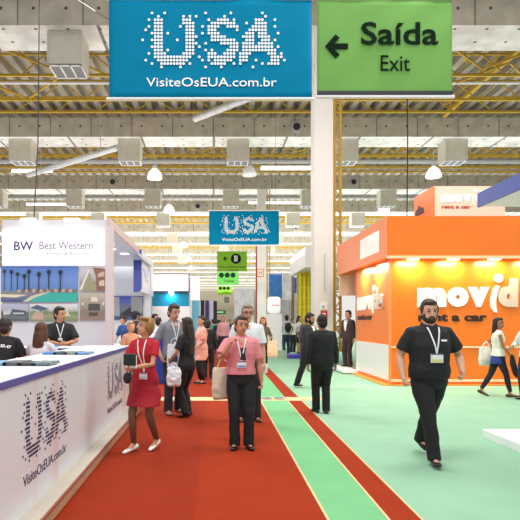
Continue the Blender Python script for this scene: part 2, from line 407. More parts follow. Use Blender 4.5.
# ------------------------------------------------------------------ banners
BAN = mat('banner_blue', (0, 122, 162), .7, spec=.08, var=.05, scale=1.5); BANG = mat('banner_green', (110, 160, 84), .7, spec=.08, var=.03, scale=1.5)
INK = mat('ink_green_black', (16, 34, 22), .8, spec=.05); WH = mat('print_white', (250, 252, 255), .5)
USA_ROWS = [
"...#...#............#.......#.........#........",
".....#.......#.#.#........#............#.......",
"..#.###......###.....#..####.#......###...#....",
"....###......####.....########...#..####.......",
"..#.###.....#.###..#.####..####....#####..#....",
".#..###.......###....###......#...######.......",
"...####.#.....###..#.####........###.###...#...",
"....###.......####....#####.....####.####......",
"#..####....#..###.....########...###..###.#....",
"....###.......####..#....######.####.#####.....",
"...####.......###.#.........###.##########.#...",
"....###.#.....###...#.#....####.###########....",
"..#.####.....####....###..####.####.....###.#..",
"....############..#..#########.###.......####..",
".#...##########....#.#.######..###..#....###.#.",
"...#..########.#......#####..#.#......#.####...",
"......#.....#.......#....#.........#...........",
]
def usa_dots(W, Hh, r, M=None, off=(0, 0, 0), n=8, thick=.004):
    mb = MB(); R_ = len(USA_ROWS); cc = max(len(x) for x in USA_ROWS)
    O = Vector(off)
    for i, row in enumerate(USA_ROWS):
        for j, ch in enumerate(row):
            if ch != '#': continue
            cx = (j+.5)/cc*W; cz = Hh*(1-(i+.5)/R_)
            ps = [Vector((cx+r*math.cos(2*PI*k/n+.39), 0, cz+r*math.sin(2*PI*k/n+.39))) for k in range(n)]
            d = Vector((0, -thick, 0))
            if M: ps = [M @ q for q in ps]; d = M @ d
            mb.prism([O+q for q in ps], d)
    return mb
def cloth(W, Hh, amp, seed, nx=40, nz=16):
    rnd = random.Random(seed); ph = [rnd.uniform(0, 6) for _ in range(4)]
    vs = []; 
    for side in (0, 1):
        for i in range(nz+1):
            for j in range(nx+1):
                u = j/nx; v = i/nz
                y = amp*(math.sin(u*9+v*3+ph[0])*.5+math.sin(u*21-v*7+ph[1])*.25+math.sin((u-v)*14+ph[2])*.3)
                vs.append((u*W, y+side*.006, v*Hh))
    fs = []; K = (nx+1)*(nz+1)
    for s in (0, 1):
        for i in range(nz):
            for j in range(nx):
                a = s*K+i*(nx+1)+j; q = [a, a+1, a+nx+2, a+nx+1]; fs.append(q if s == 0 else q[::-1])
    for j in range(nx): fs.append([j, j+K, j+1+K, j+1]); a = nz*(nx+1)+j; fs.append([a, a+1, a+1+K, a+K])
    for i in range(nz): a = i*(nx+1); fs.append([a, a+nx+1, a+nx+1+K, a+K]); a += nx; fs.append([a, a+K, a+nx+1+K, a+nx+1])
    return MB().add(vs, fs)
def usa_banner(x0, d, label, full=True):
    W = 3.9; Hh = 1.87; r = empty('hanging_banner', (x0, d, 5.92), 0, label, 'banner', 'blue banners over the aisle')
    cloth(W, Hh, .018, 3).build('banner_cloth', BAN, r, smooth=True)
    usa_dots(2.84, 1.1, .0262, off=(.62, -.024, .54)).build('dot_lettering', WH, r)
    text('web_address', 'VisiteOsEUA.com.br', WH, (.72, -.022, .2), 2.5, .17, r)
    MB().limb([(-.03, 0, -.03), (W+.03, 0, -.03)], [.03, .03], n=8).build('bottom_rail', PIPE, r)
    MB().limb([(-.03, 0, Hh+.03), (W+.03, 0, Hh+.03)], [.03, .03], n=8).build('top_rail', PIPE, r)
    MB().bar((.2, 0, Hh), (.2, 0, 8.6), .012).bar((W-.2, 0, Hh), (W-.2, 0, 8.6), .012).build('wire', DARK, r)
    return r
usa_banner(-2.0, 10, 'large blue fabric banner with white dotted lettering, hanging nearest at the top')
usa_banner(-.22, 29, 'small-looking blue fabric banner with white dotted lettering, farther down the aisle')
r = empty('exit_banner', (2.0, 10, 5.96), 0, 'large green fabric exit banner with black arrow, hanging nearest', 'banner')
cloth(2.6, 1.83, .015, 9).build('banner_cloth', BANG, r, smooth=True)
text('exit_word', 'Saída', INK, (.84, -.022, .96), 1.48, .44, r, bold=.016)
text('small_exit_word', 'Exit', INK, (1.22, -.02, .46), .56, .3, r)
MB().prism([(.15+x, -.022, .93+z) for x, z in ((0, 0), (.2, .23), (.28, .16), (.18, .055), (.44, .055), (.44, -.055), (.18, -.055), (.28, -.16), (.2, -.23))], (0, -.004, 0)).build('arrow', INK, r)
MB().limb([(0, 0, -.03), (2.62, 0, -.03)], [.035, .035], n=8).build('bottom_rail', PIPE, r); MB().box(0, 2.6, -.03, .01, .0, .07).build('hem', mat('hem_dark', (40, 44, 60), .6), r)
MB().limb([(0, 0, 1.87), (2.62, 0, 1.87)], [.03, .03], n=8).build('top_rail', PIPE, r)
MB().bar((.2, 0, 1.85), (.2, 0, 8.6), .012).bar((2.4, 0, 1.85), (2.4, 0, 8.6), .012).build('wire', DARK, r)
# distant green signs
G2 = mat('sign_lime', (124, 176, 52), .7, spec=.1); G3 = mat('sign_green', (78, 142, 62), .7, spec=.1)
def green_sign(x, d, W, Hh, z, m, label, kind):
    r = empty('hanging_sign', (x, d, z), 0, label, 'sign')
    MB().box(0, W, 0, .05, 0, Hh).build('panel', m, r)
    k = W/2.7
    if kind == 0:
        MB().limb([(1.7*k, -.03, .63*Hh/1+.0), (1.7*k, 0, .63*Hh)], [.46*k, .46*k], n=20, cap=0).build('round_symbol', INK, r)
        m2 = MB()
        for q in (-.16, -.07, .07): m2.box(1.7*k+q*k, 1.7*k+(q+.07)*k, -.04, -.03, .63*Hh-.25*k, .63*Hh+.28*k)
        m2.box(1.7*k-.16*k, 1.7*k+.16*k, -.04, -.03, .63*Hh-.05, .63*Hh+.1).build('cutlery_mark', WH, r)
        MB().prism([((.55+a)*k, -.01, .63*Hh+b*k) for a, b in ((0, 0), (.18, .2), (.26, .14), (.16, .04), (.4, .04), (.4, -.04), (.16, -.04), (.26, -.14), (.18, -.2))], (0, -.01, 0)).build('arrow', INK, r)
        text('words', 'Praça de Alimentação', INK, (.15*k, 0, .3*k), 2.4*k, .2*k, r, extr=.01); text('words', 'Food Court', INK, (.8*k, 0, .08*k), 1.1*k, .12*k, r, extr=.01)
    else:
        m2 = MB()
        for q in range(3): m2.limb([(W*(.2+q*.27), -.03, Hh*.75), (W*(.2+q*.27), 0, Hh*.75)], [Hh*.19]*2, n=14, cap=0)
        m2.build('round_symbols', INK, r)
        text('words', 'Toaletes', INK, (W*.3, 0, Hh*.22), W*.5, Hh*.18, r, extr=.01)
    MB().bar((W*.2, .02, Hh), (W*.2, .02, deckz(x+W*.2)-.01-z), .03).bar((W*.8, .02, Hh), (W*.8, .02, deckz(x+W*.8)-.01-z), .03).build('rod', STEEL, r)
green_sign(.35, 45.4, 2.62, 1.75, 6.02, G2, 'lime green hanging sign with arrow and round cutlery symbol', 0)
green_sign(.45, 56, 2.3, 1.4, 5.6, G3, 'green hanging sign with three round symbols below the cutlery sign', 1)
green_sign(.6, 69, 1.9, 1.15, 5.2, G2, 'lowest and smallest lime green hanging sign in the aisle', 1)
r = empty('exit_sign', (0, 100, 0), 0, 'small dark green exit sign far down the hall above the crowd', 'sign')
MB().box(0, 2.5, 0, .2, 3.1, 3.9).build('panel', mat('exit_dark', (30, 70, 50), .5), r); MB().box(.05, .15, .2, .3, 0, 3.9).box(2.35, 2.45, .2, .3, 0, 3.9).build('posts', STEEL, r); MB().box(.5, 2.0, -.05, 0, 3.4, 3.6).build('letters', mat('exit_letters', (150, 190, 160)), r)
r = empty('notice_board', (1.95, 74, 4.3), 0, 'small square dark notice hanging under the green signs', 'sign')
MB().box(-.35, .35, 0, .1, 0, .9).build('board', mat('notice_grey', (110, 112, 105)), r); MB().box(-.02, .02, .03, .07, .9, deckz(1.95)-4.31).build('rod', STEEL, r)

# ------------------------------------------------------------------ hotel booth on the left
LIL = mat('counter_graphic_white', (226, 222, 230), .35)
def counter_front_mat():
    m = bpy.data.materials.new('counter_pink_reflection'); m.use_nodes = True; nt = m.node_tree; b = nt.nodes['Principled BSDF']
    b.inputs['Roughness'].default_value = .35
    tc = nt.nodes.new('ShaderNodeTexCoord'); s = nt.nodes.new('ShaderNodeSeparateXYZ'); nt.links.new(tc.outputs['Object'], s.inputs[0])
    w_ = nt.nodes.new('ShaderNodeTexNoise'); w_.noise_dimensions = '1D'; w_.inputs['Scale'].default_value = 1.6; w_.inputs['Detail'].default_value = 3
    nt.links.new(s.outputs[1], w_.inputs['W'])
    r = nt.nodes.new('ShaderNodeValToRGB'); e = r.color_ramp.elements
    e[0].position = .56; e[0].color = (*lin((226, 234, 243)), 1); e[1].position = .72; e[1].color = (*lin((228, 210, 214)), 1)  # pink streaks paint a reflection into the counter colour
    nt.links.new(w_.outputs['Fac'], r.inputs[0]); nt.links.new(r.outputs[0], b.inputs['Base Color'])
    return m
NAVY = mat('navy_print', (52, 50, 88), .5); WOOD = mat('plinth_wood', (196, 165, 128), .6, var=.08, scale=6); PT = mat('plinth_top', (190, 182, 168), .7, var=.06, scale=5)
r = empty('reception_counter', (0, 0, 0), 0, 'long white reception counter with navy dotted lettering and blue edge along the red aisle', 'counter')
MB().box(-2.18, -1.45, 2.0, 9.0, .12, 1.135).build('counter_body', counter_front_mat(), r)
MB().box(-2.22, -1.435, 1.98, 9.02, 1.135, 1.187).build('blue_edge', mat('blue_edge', (82, 84, 165), .4), r)
MB().box(-2.21, -1.445, 1.99, 9.01, 1.187, 1.192).build('counter_top', WHITE, r)
RZ = Matrix.Rotation(PI/2, 3, 'Z')   # +x -> +y, -y -> +x
for y0 in (3.95, 7.1, .8+0):
    if y0 < 2: continue
    usa_dots(1.3, .56, .0115, M=RZ, off=(-1.449, y0-.03, .49), thick=.003).build('dot_lettering', NAVY, r)
    text('web_address', 'VisiteOsEUA.com.br', NAVY, (-1.449, y0+.02, .33), 1.16, .085, r, M=RZ, extr=.002)
MB().box(-2.2, -1.29, 1.9, 9.3, .0, .112).build('plinth', WOOD, r)
MB().box(-2.2, -1.27, 1.9, 9.32, .108, .122).build('plinth_edge', mat('plinth_redwood', (150, 80, 60), .6), r)
MB().box(-2.2, -1.29, 1.9, 9.3, .122, .126).build('plinth_top', PT, r)
r = empty('service_desk', (0, 0, 0), 0, 'white service desk with blue edge in front of the clerk in black polo', 'desk')
MB().box(-5.2, -2.24, 8.45, 9.0, .0, 1.12).build('desk_body', WHITE, r); MB().box(-5.2, -2.23, 8.42, 9.02, 1.12, 1.17).build('blue_edge', BLUE, r)
MB().box(-5.2, -2.23, 8.43, 9.01, 1.17, 1.185).build('desk_top', WHITE, r)

r = empty('sign_wall', (0, 0, 0), 0, 'white hotel booth back wall with glowing header sign', 'booth wall')
WL = mat('booth_wall_white', (226, 226, 236), .45)
MB().box(-4.46, -2.24, 11, 11.25, .06, 3.76).build('wall_panel', WL, r)
MB().box(-2.24, -2.17, 10.95, 15.3, 3.62, 3.80).build('top_trim', mat('trim_pinkish', (225, 200, 200), .5), r)
MB().box(-2.27, -2.14, 10.95, 11.25, .06, 3.62).build('corner_post', mat('post_pale', (228, 216, 222), .5), r)
MB().box(-4.2, -2.24, 11.25, 19, 3.62, 3.7).build('booth_ceiling', mat('soffit_blue_grey', (205, 215, 230), .3), r)
GLOWW = mat('lightbox_white', (255, 255, 255), .4, emit=.55)
h = MB().box(-4.42, -2.3, 10.9, 11, 2.79, 3.54).build('header_lightbox', GLOWW, r)
PUR = mat('logo_purple', (88, 78, 140), .5); PURL = mat('logo_grey_purple', (168, 160, 190), .5)
text('logo_initials', 'BW', PUR, (-4.17, 10.898, 3.1), .40, .19, h, bold=.015)
MB().box(-3.72, -3.71, 10.894, 10.9, 3.08, 3.3).build('divider', PURL, h)
text('hotel_name', 'Best Western', PURL, (-3.64, 10.898, 3.12), 1.12, .17, h, bold=.01)
text('hotel_subtitle', 'Hotels & Resorts', PURL, (-3.48, 10.898, 3.0), .85, .075, h)
for i, x in enumerate((-3.83, -2.93)):
    q = empty('sign_spotlight', (x, 10.85, 3.66), 0, 'white clamp spotlight over the hotel sign, %s one' % ('left' if i == 0 else 'right'), 'spotlight', 'clamp spotlights over the hotel sign')
    MB().box(-.16, .16, -.1, -.02, .02, .09).build('lamp_head', TUBE, q, bevel=.01)
    MB().bar((-.1, -.05, .05), (-.1, .2, .12), .02).bar((.1, -.05, .05), (.1, .2, .12), .02).build('arm', STEEL, q)
tag(bx('bounce_floor', mat('bounce_floor_pale', (225, 228, 232), .5), -6, -2.2, 9.4, 19.1, 0.005, .06), 'pale floor added to bounce white light into the hotel booth', 'platform')  # added pale floor, throws white light up to the soffit
for x, y in ((-2.75, 12.6), (-2.65, 13.3), (-2.8, 14.3), (-2.6, 15.3)):
    q = empty('downlight', (x, y, 3.62), 0, 'round glowing downlight in the hotel booth soffit', 'lamp', 'downlights in the hotel booth soffit')
    MB().rings([(-.02, .12, .12), (0, .13, .13)], 16).build('lens', mat('downlight_glow', (255, 255, 255), emit=4), q)
    MB().rings([(-.012, .15, .15), (0, .155, .155)], 16).build('rim', WHITE, q)
area('booth_light', (-3, 13.5, 3.5), 1.2, 3, 110, (.95, .97, 1))

def picture(name, label, x0, x1, z0, z1, d, stops, shapes=(), nscale=6, namt=.08, parent=None, cat='picture', noise2=0):
    """printed picture: a vertical run of colours broken up by noise, plus printed shapes"""
    m = bpy.data.materials.new(name+'_print'); m.use_nodes = True; nt = m.node_tree; b = nt.nodes['Principled BSDF']; b.inputs['Roughness'].default_value = .35
    tc = nt.nodes.new('ShaderNodeTexCoord'); s = nt.nodes.new('ShaderNodeSeparateXYZ'); nt.links.new(tc.outputs['Object'], s.inputs[0])
    n = nt.nodes.new('ShaderNodeTexNoise'); n.inputs['Scale'].default_value = nscale; n.inputs['Detail'].default_value = 6; nt.links.new(tc.outputs['Object'], n.inputs['Vector'])
    t = math_node(nt, 'DIVIDE', math_node(nt, 'SUBTRACT', s.outputs[2], z0), z1-z0)
    t = math_node(nt, 'ADD', t, math_node(nt, 'MULTIPLY', math_node(nt, 'SUBTRACT', n.outputs['Fac'], .5), namt*2))
    rp = nt.nodes.new('ShaderNodeValToRGB'); nt.links.new(t, rp.inputs[0]); e = rp.color_ramp.elements
    while len(e) < len(stops): e.new(.5)
    for k, (p_, c_) in enumerate(stops): e[k].position = p_; e[k].color = (*lin(c_), 1)
    nt.links.new(rp.outputs[0], b.inputs['Base Color'])
    mb = MB().box(x0, x1, d-.03, d, z0, z1); ms = [m]
    for col, pts in shapes:
        ms.append(mat('print_%d_%d_%d' % col, col, .4)); mb.prism([(x0+px*(x1-x0), d-.03, z0+pz*(z1-z0)) for px, pz in pts], (0, -.003-.0007*len(ms), 0), len(ms)-1)
    o = mb.build(name, ms, parent)
    if parent is None: tag(o, label, cat)
    return o
def palm(x, z, h, s):
    out = [((60, 70, 60), [(x-.002, z), (x+.002, z), (x+.0015, z+h), (x-.0015, z+h)])]
    for a in range(9):
        q = a/9*2*PI+.3; out.append(((62, 78, 66), [(x, z+h-.02), (x+s*math.cos(q), z+h+s*2*math.sin(q)*.9-.03), (x+s*.5*math.cos(q+.5), z+h+s*1.3*math.sin(q+.5))]))
    return out
D_ = 11.0
def PX(u): return (u-213)/520*D_
def PZ(v): return 1.6+(322-v)/520*D_
sh = [((235, 228, 200), [(.0, .22), (.35, .20), (.2, .12), (0, .14)]), ((64, 190, 180), [(.3, 0), (1, 0), (1, .28), (.62, .26), (.42, .13)]), ((222, 215, 195), [(.28, 0), (.34, 0), (.47, .14), (.64, .27), (.6, .29), (.4, .17)])]
rn = random.Random(4)
for k in range(16): sh.append(((150, 120, 110) if k % 2 else (205, 190, 170), [(.22+k*.048, .27), (.26+k*.048, .27), (.26+k*.048, .33+rn.random()*.05), (.22+k*.048, .34+rn.random()*.05)]))
for k, x in enumerate((.05, .14, .22, .31, .37, .5, .63, .78)): sh += palm(x, .32, .38+.2*rn.random(), .028)
picture('beach_picture', 'large printed picture of palms, blue sky and turquoise pool on the booth wall', PX(1.5), PX(78), PZ(302), PZ(266.5), 10.99,
        [(0, (70, 80, 130)), (.12, (120, 130, 160)), (.28, (150, 150, 150)), (.34, (110, 150, 215)), (.6, (120, 160, 232)), (1, (100, 140, 222))], sh, 5, .04)
picture('town_picture', 'small printed picture of a grey hotel town, lower left on the booth wall', PX(1.5), PX(29), PZ(321), PZ(304), 10.99,
        [(0, (80, 90, 110)), (.25, (120, 130, 130)), (.45, (90, 100, 110)), (.6, (185, 190, 200)), (1, (190, 195, 225))],
        [((215, 215, 220), [(.1, .35), (.35, .4), (.35, .6), (.1, .55)]), ((90, 100, 120), [(.4, .35), (.9, .35), (.9, .6), (.4, .7)]), ((200, 200, 200), [(.45, .4), (.85, .4), (.85, .5), (.45, .5)])], 14, .25)
picture('hillside_picture', 'printed picture of resort roofs on a green hillside, behind the clerk', PX(30.5), PX(78), PZ(321), PZ(304), 10.99,
        [(0, (130, 145, 110)), (.3, (165, 170, 130)), (.5, (120, 140, 110)), (.7, (215, 220, 220)), (1, (235, 235, 240))],
        [((90, 105, 130), [(0, .75), (.25, .6), (.4, .72), (.15, .95)]), ((205, 175, 165), [(.02, .1), (.28, .05), (.28, .5), (.1, .5)]), ((225, 215, 195), [(.55, .2), (.85, .3), (.8, .55), (.6, .5)])], 12, .25)
picture('atrium_picture', 'printed picture of a triangular glass roof and red rooms, upper right on the booth wall', PX(80.5), PX(106), PZ(291), PZ(266.5), 10.99,
        [(0, (190, 180, 150)), (.3, (150, 150, 140)), (.6, (200, 200, 205)), (1, (225, 225, 235))],
        [((170, 165, 130), [(.05, 0), (.38, .75), (.6, .1), (.6, 0)]), ((235, 235, 235), [(.0, .1), (.33, .9), (.38, .85), (.06, .0)]), ((150, 110, 95), [(.65, 0), (1, 0), (1, .9), (.5, .95), (.62, .6)]),
         ((225, 205, 190), [(.75, .2), (.95, .2), (.95, .45), (.75, .4)]), ((215, 190, 170), [(.7, .55), (.95, .6), (.95, .8), (.7, .7)])], 16, .2)
picture('lobby_picture', 'printed picture of a beige hotel lobby, lower right on the booth wall', PX(80.5), PX(106), PZ(320), PZ(293), 10.99,
        [(0, (165, 135, 125)), (.3, (150, 135, 125)), (.6, (175, 165, 150)), (1, (205, 195, 180))],
        [((85, 85, 85), [(.33, .35), (.78, .35), (.78, .6), (.33, .6)]), ((95, 85, 80), [(.35, .15), (.7, .15), (.7, .28), (.35, .28)]), ((235, 230, 220), [(.42, .68), (.7, .68), (.65, .85), (.45, .85)]),
         ((240, 235, 225), [(.08, .55), (.14, .55), (.14, .65), (.08, .65)]), ((240, 235, 225), [(.88, .55), (.95, .55), (.95, .65), (.88, .65)])], 18, .25)

# items on the counters
def stack(label, x, y, n, wx, wy, cols, rz=0, z=1.192, group='brochures on the white counter'):
    r = empty('brochure_stack', (x, y, z), rz, label, 'brochures', group)
    for k in range(n):
        dx = (k-(n-1)/2)*wx*.8; c = cols[k % len(cols)]
        MB().box(dx-wx/2, dx+wx/2, -wy/2, wy/2, 0+.002*k, .028+.004*(k % 3)).build('brochure', mat('cover_%d_%d_%d' % c, c, .35, var=.3, scale=14), r)
    return r
stack('row of blue and dark brochures on the counter nearest the camera', -1.86, 4.95, 5, .17, .3, [(70, 130, 200), (120, 165, 200), (80, 90, 95), (60, 66, 66), (110, 130, 135)])
stack('row of blue and grey brochures farther along the white counter', -1.83, 6.6, 4, .17, .3, [(80, 140, 205), (70, 85, 98), (130, 150, 145), (95, 150, 205)])
tag(bx('leaflet', mat('leaflet_pale', (225, 232, 210), .6), -1.72, -1.55, 5.1, 5.35, 1.192, 1.196), 'pale leaflet lying on the counter between the brochure rows', 'leaflet')
tag(bx('folder', mat('folder_blue', (90, 130, 200), .5), -2.9, -2.6, 8.6, 8.85, 1.185, 1.21), 'blue folder lying on the service desk', 'folder')
r = empty('planter', (-3.6, 8.72, 1.185), 0, 'round brown planter with green leaves on the service desk behind the two visitors', 'plant')
MB().rings([(0, .11, .11), (.06, .14, .14), (.14, .13, .13), (.17, .1, .1)], 16).build('pot', mat('pot_brown', (150, 120, 80), .7, var=.2, scale=20), r, smooth=True)
mb = MB(); rn = random.Random(3)
for k in range(60):
    a = rn.uniform(0, 6.3); e = rn.uniform(.2, 1.4); p0 = Vector((.05*math.cos(a), .05*math.sin(a), .15)); dd = Vector((math.cos(a)*math.cos(e), math.sin(a)*math.cos(e), math.sin(e)))*rn.uniform(.07, .13)
    sd = Vector((-math.sin(a), math.cos(a), 0))*.02
    mb.add([p0-sd*.3, p0+dd*.6-sd, p0+dd, p0+dd*.6+sd, p0+sd*.3], [[0, 1, 2, 3, 4]])
mb.build('leaves', mat('leaf_green', (70, 100, 55), .6), r)

# ------------------------------------------------------------------ booths beyond, left side
r = empty('exhibit_wall', (0, 0, 0), 0, 'pale white wall of the open room behind the hotel booth', 'booth wall')
MB().box(-5, -2.3, 19.2, 19.35, 0, 3.7).build('wall_panel', mat('wall_cool_white', (232, 240, 246), .5), r)
D_ = 19.17
picture('tower_picture', 'blue printed picture of a mountain and grey towers on the pale wall', PX(112), PX(143), PZ(320), PZ(296), D_,
        [(0, (60, 90, 150)), (.2, (90, 100, 110)), (.5, (120, 130, 140)), (.75, (95, 110, 205)), (1, (60, 80, 190))],
        [((175, 180, 190), [(0, .2), (.26, .15), (.24, .95), (0, .95)]), ((40, 48, 66), [(.28, .25), (.66, .6), (.9, .3), (.9, .15), (.28, .15)]), ((160, 165, 160), [(.62, .35), (.98, .3), (.98, .95), (.62, .98)])], 12, .15)
r = empty('exhibit_booth', (0, 0, 0), 0, 'white exhibit booth with blue rounded frame and teal panel under a blank lightbox', 'booth')
xr = -2.35
prof = [(xr-.25, 3.98), (xr, 3.98), (xr, 2.72)]
for k in range(6): a = k/5*PI/2; prof.append((xr-.02-.14+.16*math.cos(a)-.0, 2.74-.16*math.sin(a)))
prof += [(xr-.25, 2.58)]
MB().prism([(x, 17.0, z) for x, z in prof], (0, .12, 0)).build('blue_frame', BLUE, r)
MB().box(-2.6, -2.33, 17.12, 20.4, 2.6, 3.95).build('side_panel', mat('side_panel_white', (240, 244, 255), .4), r)
m = MB(); rn = random.Random(9)
for k in range(9):
    y = rn.uniform(17.3, 20); z = rn.uniform(2.9, 3.7); m.box(-2.33, -2.325, y, y+rn.uniform(.1, .35), z, z+rn.uniform(.08, .3))
m.build('pale_blue_pattern', mat('pattern_pale_blue', (185, 205, 245), .5), r)
MB().box(-2.4, -.93, 20.4, 20.7, 2.78, 3.5).build('lightbox', mat('lightbox_edge', (110, 100, 120), .5), r)
MB().box(-2.36, -.97, 20.38, 20.4, 2.82, 3.46).build('lightbox_face', GLOWW, r)
MB().box(-2.4, -.95, 20.5, 20.6, 2.22, 2.78).build('teal_panel', mat('teal_panel', (0, 140, 180), .3), r)
MB().box(-2.4, -.9, 20.5, 20.6, 0, 2.22).build('lower_wall', WHITE2, r)
MB().box(-1.74, -1.54, 20.3, 20.42, 2.72, 2.78).build('spot_lamp', TUBE, r)
area('teal_spot', (-1.64, 20.36, 2.68), .15, .08, 5, (.9, 1, 1), (math.radians(25), 0, 0))
m = MB().box(-.9, -.55, 21, 21.6, 2.48, 3.4)
r = empty('advert_column', (0, 0, 0), 0, 'white and teal advertising column beyond the teal panel', 'column')
m.build('upper_lightbox', GLOWW, r); MB().box(-.85, -.55, 21.05, 21.55, 0, 2.48).build('teal_shaft', mat('teal_shaft', (120, 195, 225), .4, var=.1, scale=2), r); MB().box(-.96, -.9, 20.9, 21.0, 0, 3.4).build('post', WHITE2, r)
for i, (x, c, nm) in enumerate(((-.72, (30, 28, 48), 'black'), (-.45, (60, 55, 150), 'purple'), (-.2, (225, 225, 240), 'white'), (.02, (35, 30, 45), 'dark'))):
    rr = empty('roll_up_banner', (x, 30+i*.3, 0), 0, '%s upright banner in the row beyond the teal column' % nm, 'banner', 'upright banners beyond the teal column')
    MB().box(0, .22, 0, .02, .1, 2.85).build('banner_cloth', mat('rollup_'+nm, c, .5), rr); MB().box(-.02, .24, -.06, .08, 0, .1).build('base', STEEL, rr)
r = empty('podium', (0, 0, 0), 0, 'blue exhibit podium with white top behind the woman in red', 'podium')
MB().box(-1.9, -1.2, 13.4, 14.0, 0, 1.2).build('podium_body', mat('podium_blue', (32, 60, 150), .4), r, bevel=.02); MB().box(-1.94, -1.16, 13.36, 14.04, 1.2, 1.26).build('podium_top', WHITE, r)
r = empty('exhibit_desk', (0, 0, 0), 0, 'low white desk in the room behind the hotel booth', 'desk')
MB().box(-3.3, -2.22, 14.4, 15, .9, .96).build('desk_top', WHITE, r); MB().box(-3.25, -2.25, 14.45, 14.95, .06, .9).build('desk_body', mat('desk_grey', (200, 205, 210)), r)

# ------------------------------------------------------------------ orange booth on the right
r = empty('orange_booth', (0, 0, 0), 0, 'orange car rental booth with raised lettering and overhanging fascia', 'booth')
MB().box(4.45, 9.5, 13.07, 13.3, .0, 3.3).build('front_wall', ORANGE, r)
MB().box(4.45, 4.6, 13.3, 16.1, .0, 3.3).build('side_wall', ORANGE, r)
MB().box(4.25, 9.5, 12.7, 17.8, 3.19, 4.19).build('fascia', ORANGE, r)
MB().box(4.24, 9.5, 12.68, 12.7, 3.15, 3.22).build('fascia_edge', mat('edge_pale_orange', (255, 215, 170), .4), r)
MB().box(4.243, 4.25, 13.3, 15.0, 3.4, 3.95).build('side_white_panel', mat('panel_pale', (244, 238, 236), .2), r)
MB().box(4.43, 4.45, 13.07, 16.1, .12, 1.02).build('side_lower_panel', mat('panel_white_gloss', (238, 236, 238), .25), r)
m = MB().box(4.45, 9.5, 13.05, 13.07, .95, .99); m.box(4.45, 9.5, 13.05, 13.07, .1, .16); m.build('white_line', mat('line_pale', (255, 225, 190), .4), r)
MB().box(4.41, 4.47, 13.03, 13.07, .0, 3.19).build('corner_edge', mat('edge_highlight', (250, 150, 80), .4), r)  # lighter orange paints the highlight along the wall corner
LW = mat('letter_white', (250, 246, 240), .35); LB = mat('letter_black', (38, 28, 22), .5); LG = mat('letter_white_shaded', (205, 190, 175), .4)  # LG: white letters greyed to paint the different light on them
d0 = 13.07; s0 = 520/13.07
def lx(u): return (u-213)/s0
def lz(v): return 1.6+(322-v)/s0
lt = MB()
def letter(mb, ch, x0, x1, z0, z1, d, ext, bold=.07, M=None, org=None):
    vs, fs = text_mesh(ch, x1-x0, z1-z0, bold, ext)
    V = [Vector((x0, d, z0))+Vector(v) for v in vs]
    if M: V = [Vector(org)+M @ (v-Vector(org)) for v in V]
    mb.add(V, fs)
def brand(parent, ox, oz, k, d, M=None, ext=.04, org=None, mats=(LW, LG, LB)):
    """'movi' white, 'da' grey, 'rent a car' dark, origin lower left of the m"""
    a = MB()
    for ch, u0, u1 in (('m', 0, .72), ('o', .75, 1.28), ('v', 1.27, 1.8)): letter(a, ch, ox+u0*k, ox+u1*k, oz, oz+.5*k, d, ext, .08, M, org)
    # leaning figure i: sweeping stroke with a ball head
    st = [(1.9, .45), (1.83, .2), (1.84, 0), (1.92, -.13), (2.0, -.14), (1.97, .0), (1.97, .2), (2.02, .42), (2.06, .52), (1.98, .55)]
    pts = [Vector((ox+x*k, d, oz+z*k)) for x, z in st]; hd = [Vector((ox+(2.03+.11*math.cos(q*PI/7))*k, d, oz+(.72+.11*math.sin(q*PI/7))*k)) for q in range(14)]
    dv = Vector((0, -ext, 0))
    if M: pts = [Vector(org)+M @ (v-Vector(org)) for v in pts]; hd = [Vector(org)+M @ (v-Vector(org)) for v in hd]; dv = M @ dv
    a.prism(pts, dv); a.prism(hd, dv)
    a.build('white_letters', mats[0], parent)
    b = MB(); letter(b, 'd', ox+2.02*k, ox+2.52*k, oz, oz+.72*k, d, ext, .07, M, org); letter(b, 'a', ox+2.58*k, ox+3.05*k, oz, oz+.5*k, d, ext, .08, M, org); b.build('grey_letters', mats[1], parent)
    c = MB(); letter(c, 'rent a car', ox+.03*k, ox+1.75*k, oz-.36*k, oz-.36*k+.19*k, d, ext*.6, .035, M, org); c.build('dark_words', mats[2], parent)
brand(r, lx(417), lz(307), 1.0, 13.07)
RL = Matrix.Rotation(-PI/2, 3, 'Z')  # +x -> -y ; -y -> -x
org = (4.45, 15.95, 0)
brand(r, 4.45, 1.95, .8, 15.95, M=RL, org=org)
for i, x in enumerate((4.95, 5.95, 6.96, 7.95)):
    q = MB().box(x-.12, x+.12, 12.78, 12.95, 3.13, 3.19).build('downlight', mat('warm_glow', (255, 225, 150), emit=6), r)
    area('wall_washer', (x, 12.86, 3.1), .5, .12, 24, (1, .86, .6), (math.radians(14), 0, 0))
for i, y in enumerate((13.9, 15.2)):
    area('side_washer', (4.32, y, 3.12), .08, .3, 42, (1, .88, .72), (0, math.radians(-10), 0))
MB().box(4.25, 9.5, 12.98, 17.9, .0, .035).build('booth_floor', mat('booth_floor_orange', (235, 150, 60), .6), r)
bx('stage', WHITE2, 3.98, 4.44, 15.9, 17.9, 0.036, .12, r)
MB().box(4.45, 4.62, 16.1, 16.25, 0, 3.2).build('post', mat('post_brown', (190, 120, 80), .5), r)
MB().box(4.3, 5.4, 17.6, 17.75, 2.5, 3.19).build('doorway_header', mat('header_peach', (250, 214, 180), .5), r)
MB().box(5.4, 9.5, 17.6, 17.75, 0, 3.19).build('rear_wall', mat('rear_wall_peach', (240, 200, 165), .6), r)

